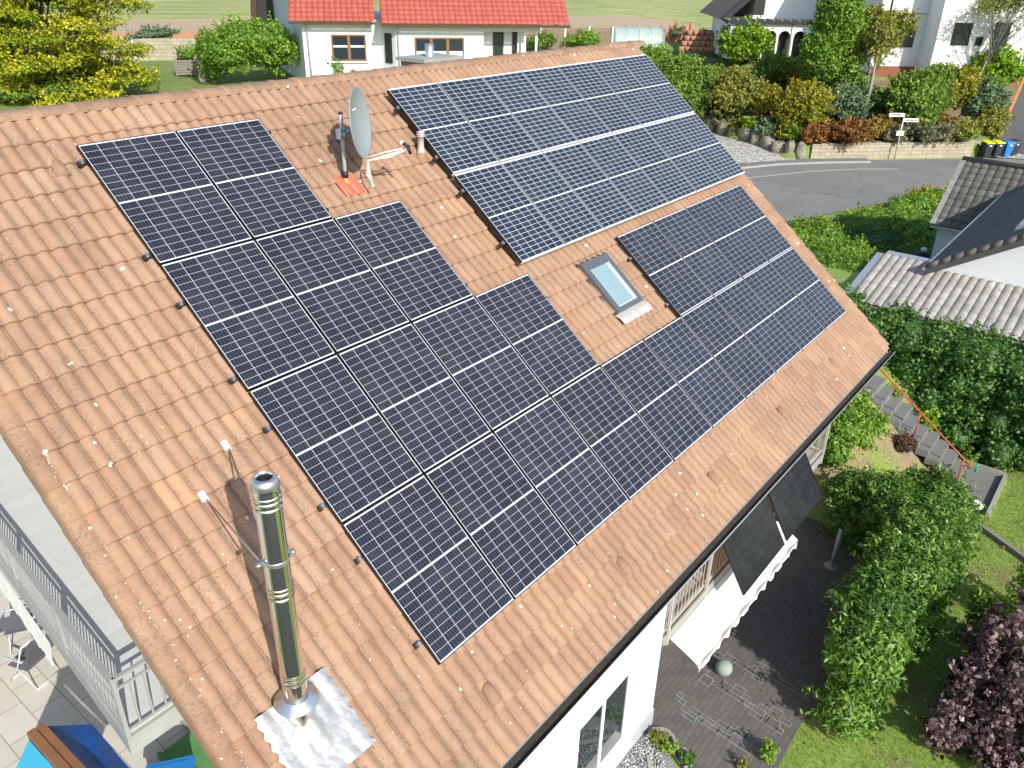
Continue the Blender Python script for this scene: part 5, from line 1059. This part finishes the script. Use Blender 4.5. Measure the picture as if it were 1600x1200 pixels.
gw=empty('garden_wall',(26.0,46.2,4.85),math.atan2(-.6,.8)); MB().box(-3,9,0,.5,0,1.35).build('blocks',blk,gw); tag(gw,'beige natural stone wall behind the wooden planter in the left garden','wall')
bush(27.5,46.5,6.0,2.2,.8,'blue',2500,.16,'grey green plants along the top of the stone garden wall','plant',None,'plant',ry=.6)
pl=empty('planter_box',(24.0,37.3,4.9),math.atan2(-.78,.62)+.15); mb=MB()
for k in range(6): mb.box(-.55,.55,-.42,-.38,.06+.14*k,.18+.14*k).box(-.55,.55,.38,.42,.06+.14*k,.18+.14*k).box(-.56,-.52,-.38,.38,.06+.14*k,.18+.14*k).box(.52,.56,-.38,.38,.06+.14*k,.18+.14*k)
mb.build('boards',woodgrey,pl); mb=MB()
for a_ in (-.56,.56):
    for b_ in (-.43,.43): mb.box(a_-.05,a_+.05,b_-.04,b_+.04,0,.95)
mb.build('corner_post',woodgrey,pl); tag(pl,'grey weathered wooden raised bed on the left garden lawn','planter')
bush(24.0,37.3,5.65,.72,.75,'bright',1800,.13,'fresh green leafy plant growing in the wooden raised bed','plant',None,'plant',ry=.5)
o=MB().lathe([(0,0),(.16,0),(.20,.3),(.15,.6),(.06,.75),(0,.77)],(22.7,33.9,4.88),12).build('standing_stone',stone); tag(o,'small upright stone on the left garden lawn','rock')
pr_=empty('folded_parasol',(19.6,34.9,4.9)); MB().tube([(0,0,0),(0,0,2.3)],.025,8).build('pole',gal,pr_); MB().tube([(0,0,.75),(0,0,1.2),(0,0,2.2),(0,0,2.4)],[.05,.13,.07,.01],10).build('canopy',whiteblue,pr_); tag(pr_,'folded pale parasol on the left garden lawn','parasol')
bush(24.9,31.9,4.9,3.2,3.6,'bright',13000,.17,'wide light green shrub left of the red-roofed house','shrub',None,'shrub',ry=2.0,nl=16,spread=.7,core=.6,tb=(.6,.22))
bush(23.2,33.4,4.9,1.4,2.9,'bright',4000,.16,'paler green shrub at the left end of the wide one','shrub',None,'shrub',nl=10,spread=.7,core=.6)
bush(27.7,28.7,4.9,.7,1.8,'green',1500,.14,'thin climbing shrub at the corner of the red-roofed house','shrub',None,'shrub',nl=6,core=.3,shell=.5)
bush(28.6,27.4,4.9,.75,.8,'bright',1200,.14,'small round shrub under the window of the red-roofed house','shrub',None,'shrub',nl=6)
bush(51.8,32.3,4.9,1.7,1.3,'green',2600,.17,'green shrubs before the slat fence next to the white porch','shrub',None,'shrub',ry=1.1)
bush(55.2,30.6,4.9,1.9,1.5,'bright',3000,.17,'leafy green shrub in the middle of the slat fence','shrub',None,'shrub',ry=1.1)
bush(49.0,33.4,4.9,.5,2.5,'yellow',1500,.15,'tall yellow green shrub between the white porch posts','shrub',None,'shrub',core=.4)
# dark objects near the field edge
cb=empty('compost_bin',(72.0,26.5,4.2),EZ); MB().box(-1.4,1.6,0,1,0,1.5).build('body',blackw,cb); mb=MB()
for k in range(5): mb.box(-1.6,1.8,-.1+.22*k,.02+.22*k,1.5,1.58)
mb.build('slatted_top',woodgrey,cb); MB().box(.1,.6,-.06,-.01,.2,1.1).build('pale_panel',whiteblue,cb); tag(cb,'dark slatted compost bin between the terracotta rings and the feathery bush','compost bin')
# maple
e=empty('maple_tree',(15.2,34.6,4.9)); tb_=MB(); lo=[]
tb_.tube([(0,0,-.1),(.1,.1,1.6),(0,.3,3.2),(0,.3,5.2)],[.24,.2,.14,.06],10)
rg=np.random.default_rng(21)
for k in range(190):
    a_=rg.uniform(0,2*math.pi); z_=rg.uniform(-.6,6.4); rm=3.9*math.sqrt(max(.05,1-((z_-2.3)/4.3)**2)); q_=rm*rg.uniform(.3,1.08)
    # stretch along the picture's left-right direction
    lx,ly=q_*math.cos(a_)*1.1,q_*math.sin(a_)*.85; px_,py_=lx*.622+ly*.783,-lx*.783+ly*.622
    s_=rg.uniform(.6,1.15); lo.append((px_,py_,z_,s_,s_,s_*.36))
    if k%6==0: tb_.tube([(0,.2,max(.5,z_*.5)),(px_*.5,py_*.5,z_*.75),(px_,py_,z_)],[.07,.045,.015],6)
tb_.build('trunk',bark,e); foliage(lo,110000,.15,.10,PAL['maple'],'crown',e,core=.0,shell=.25,spread=.45,tb=(.5,.2),topt=.32,lobe_tint=.14); tag(e,'big maple with yellow green layered foliage at the upper left','tree')
bush(14.0,33.8,4.9,2.4,1.0,'green',5000,.16,'low green shrub under the maple behind the ridge','shrub',None,'shrub',ry=2.2); bush(9.5,37.5,4.9,3.0,3.2,'green',7000,.17,'green shrub at the far left under the maple','shrub',None,'shrub',ry=2.6)
# ---- red-roofed house ----
bh=empty('red_roof_house',(26.3,29.4,4.9),math.atan2(-.66,.75)); tag(bh,'white house with red glazed tile roof and brown windows behind the ridge','house')
MB().box(0,4.2,0,9,0,3.35).box(4.2,11.6,.0,9,0,3.3).build('main_wall',whiteblue,bh)
mb=MB().box(4.93,9.75,-.9,.0,0,3.3).box(9.75,12.9,-.9,-.6,2.85,3.3).box(9.75,9.8,-.6,0,2.85,3.3); mb.build('front_wing_wall',whiteblue,bh)
MB().add([(4.2,0,0),(4.93,-.9,0),(4.93,-.9,3.3),(4.2,0,3.3)],[(0,1,2,3)]).build('side_wall',whiteblue,bh)
brw=mat('brown_window_frame',(.22,.10,.04),.5)
def win2(x0,x1,z0,z1,y,nd,blind=None):
    f_=bgwin(bh,x0,x1,z0,z1,y,brw); f_.name='window'; wd_=(x1-x0)/nd
    mb=MB()
    for k in range(1,nd): mb.box(x0+wd_*k-.08,x0+wd_*k+.08,y-.055,y-.002,z0+.08,z1-.08)
    mb.build('mullion',brw,f_)
    if blind: MB().box(x0+.09,x1-.09,y-.036,y-.031,blind[0],blind[1]).build('white_blind',whiteblue,f_)
    MB().box(x0-.1,x1+.1,y-.14,y-.001,z0-.07,z0-.01).build('sill',whiteblue,f_)
win2(1.5,3.35,1.25,2.6,0,2,(1.95,2.05)); win2(5.95,8.65,1.2,2.55,-.9,3,(1.3,1.85))
M2=Matrix.Translation((4.93,-.9,0))@Matrix.Rotation(math.atan2(.9,-.73),4,'Z')
o=MB().box(.3,.85,0.0,.05,1.2,2.7,M2).build('side_window',blackw,bh)
bgwin(bh,10.4,11.0,.0,2.75,-.02,wooddk); MB().box(11.5,11.75,-.1,-.02,.2,2.8).build('dark_door',darkw,bh); MB().box(11.75,12.1,-.3,0,0,2.85).build('porch_wall',whiteblue,bh)
for x in (12.0,12.65): MB().box(x,x+.12,-.88,-.76,0,2.85).build('porch_post',white,bh)
MB().box(9.75,13.5,-.95,-.9,1.28,1.34).box(9.75,13.5,-.95,-.9,.7,.74).build('porch_rail',gal,bh)
for x,y in ((.25,-.08),(5.05,-.98)): MB().tube([(x,y-.25,3.3),(x,y,2.9),(x+.05,y,0)],.045,8).build('downpipe',grey_paint,bh)
s2=Vector((0,1,.80)).normalized()
profroof('left_roof',(-.62,-.62,3.28),(1,0,0),s2,15,16,.30,.34,redt,bh,1,.035,.0,.8,.02)
o=profroof('front_roof',(4.2,-1.55,3.25),(1,0,0),s2,34,20,.30,.34,redt,bh,1,.035,.0,.8,.02)
MB().box(-.65,3.9,-.66,-.60,3.14,3.26).box(4.15,14.45,-1.6,-1.54,3.1,3.24).build('eave_board',wooddk,bh); MB().add([(4.2,-1.5,3.2),(4.2,.2,3.2),(4.2,.2,4.6)],[(0,1,2)]).build('roof_cheek',redt,bh)
mb=MB()
for k in range(16): mb.box(-.4+k*.95,-.32+k*.95,-1.4 if k>4 else -.5,0,3.12,3.2)
mb.build('rafter_end',wooddk,bh)
# left gable: wall turned slightly outwards, far slope with dark underside
ga_=R(62)-math.atan2(-.66,.75); gx_,gy_=math.cos(ga_),math.sin(ga_)
MB().add([(0,0,0),(gx_*9,gy_*9,0),(gx_*9,gy_*9,4.3),(gx_*5,gy_*5,7.6),(0,0,3.3)],[(0,1,2,3,4)]).build('gable_wall',whiteblue,bh)
MB().add([(gx_*9-.0,gy_*9,-.3),(gx_*9-1.5,gy_*9-.1,-.3),(gx_*9-.9,gy_*9,6.5),(gx_*9+.1,gy_*9,6.5)],[(0,1,2,3)]).build('underside_shade',darkw,bh)  # near-black sheet stands in for the shade under the far slope
MB().bar((gx_*8.8-1.55,gy_*8.8,-.4),(gx_*8.6-.95,gy_*8.6,7.),.25,.35).build('verge_board',wooddk,bh)
for d_,z_ in ((4.2,2.0),(2.2,1.8)): MB().add([(gx_*d_-.02,gy_*d_,z_-.5),(gx_*(d_+.35)-.02,gy_*(d_+.35),z_-.5),(gx_*(d_+.35)-.02,gy_*(d_+.35),z_+.5),(gx_*d_-.02,gy_*d_,z_+.5)],[(0,1,2,3)]).build('slit_window',darkw,bh)
S.render.resolution_x=1024; S.render.resolution_y=768
S.cycles.max_bounces=8; S.cycles.transparent_max_bounces=8
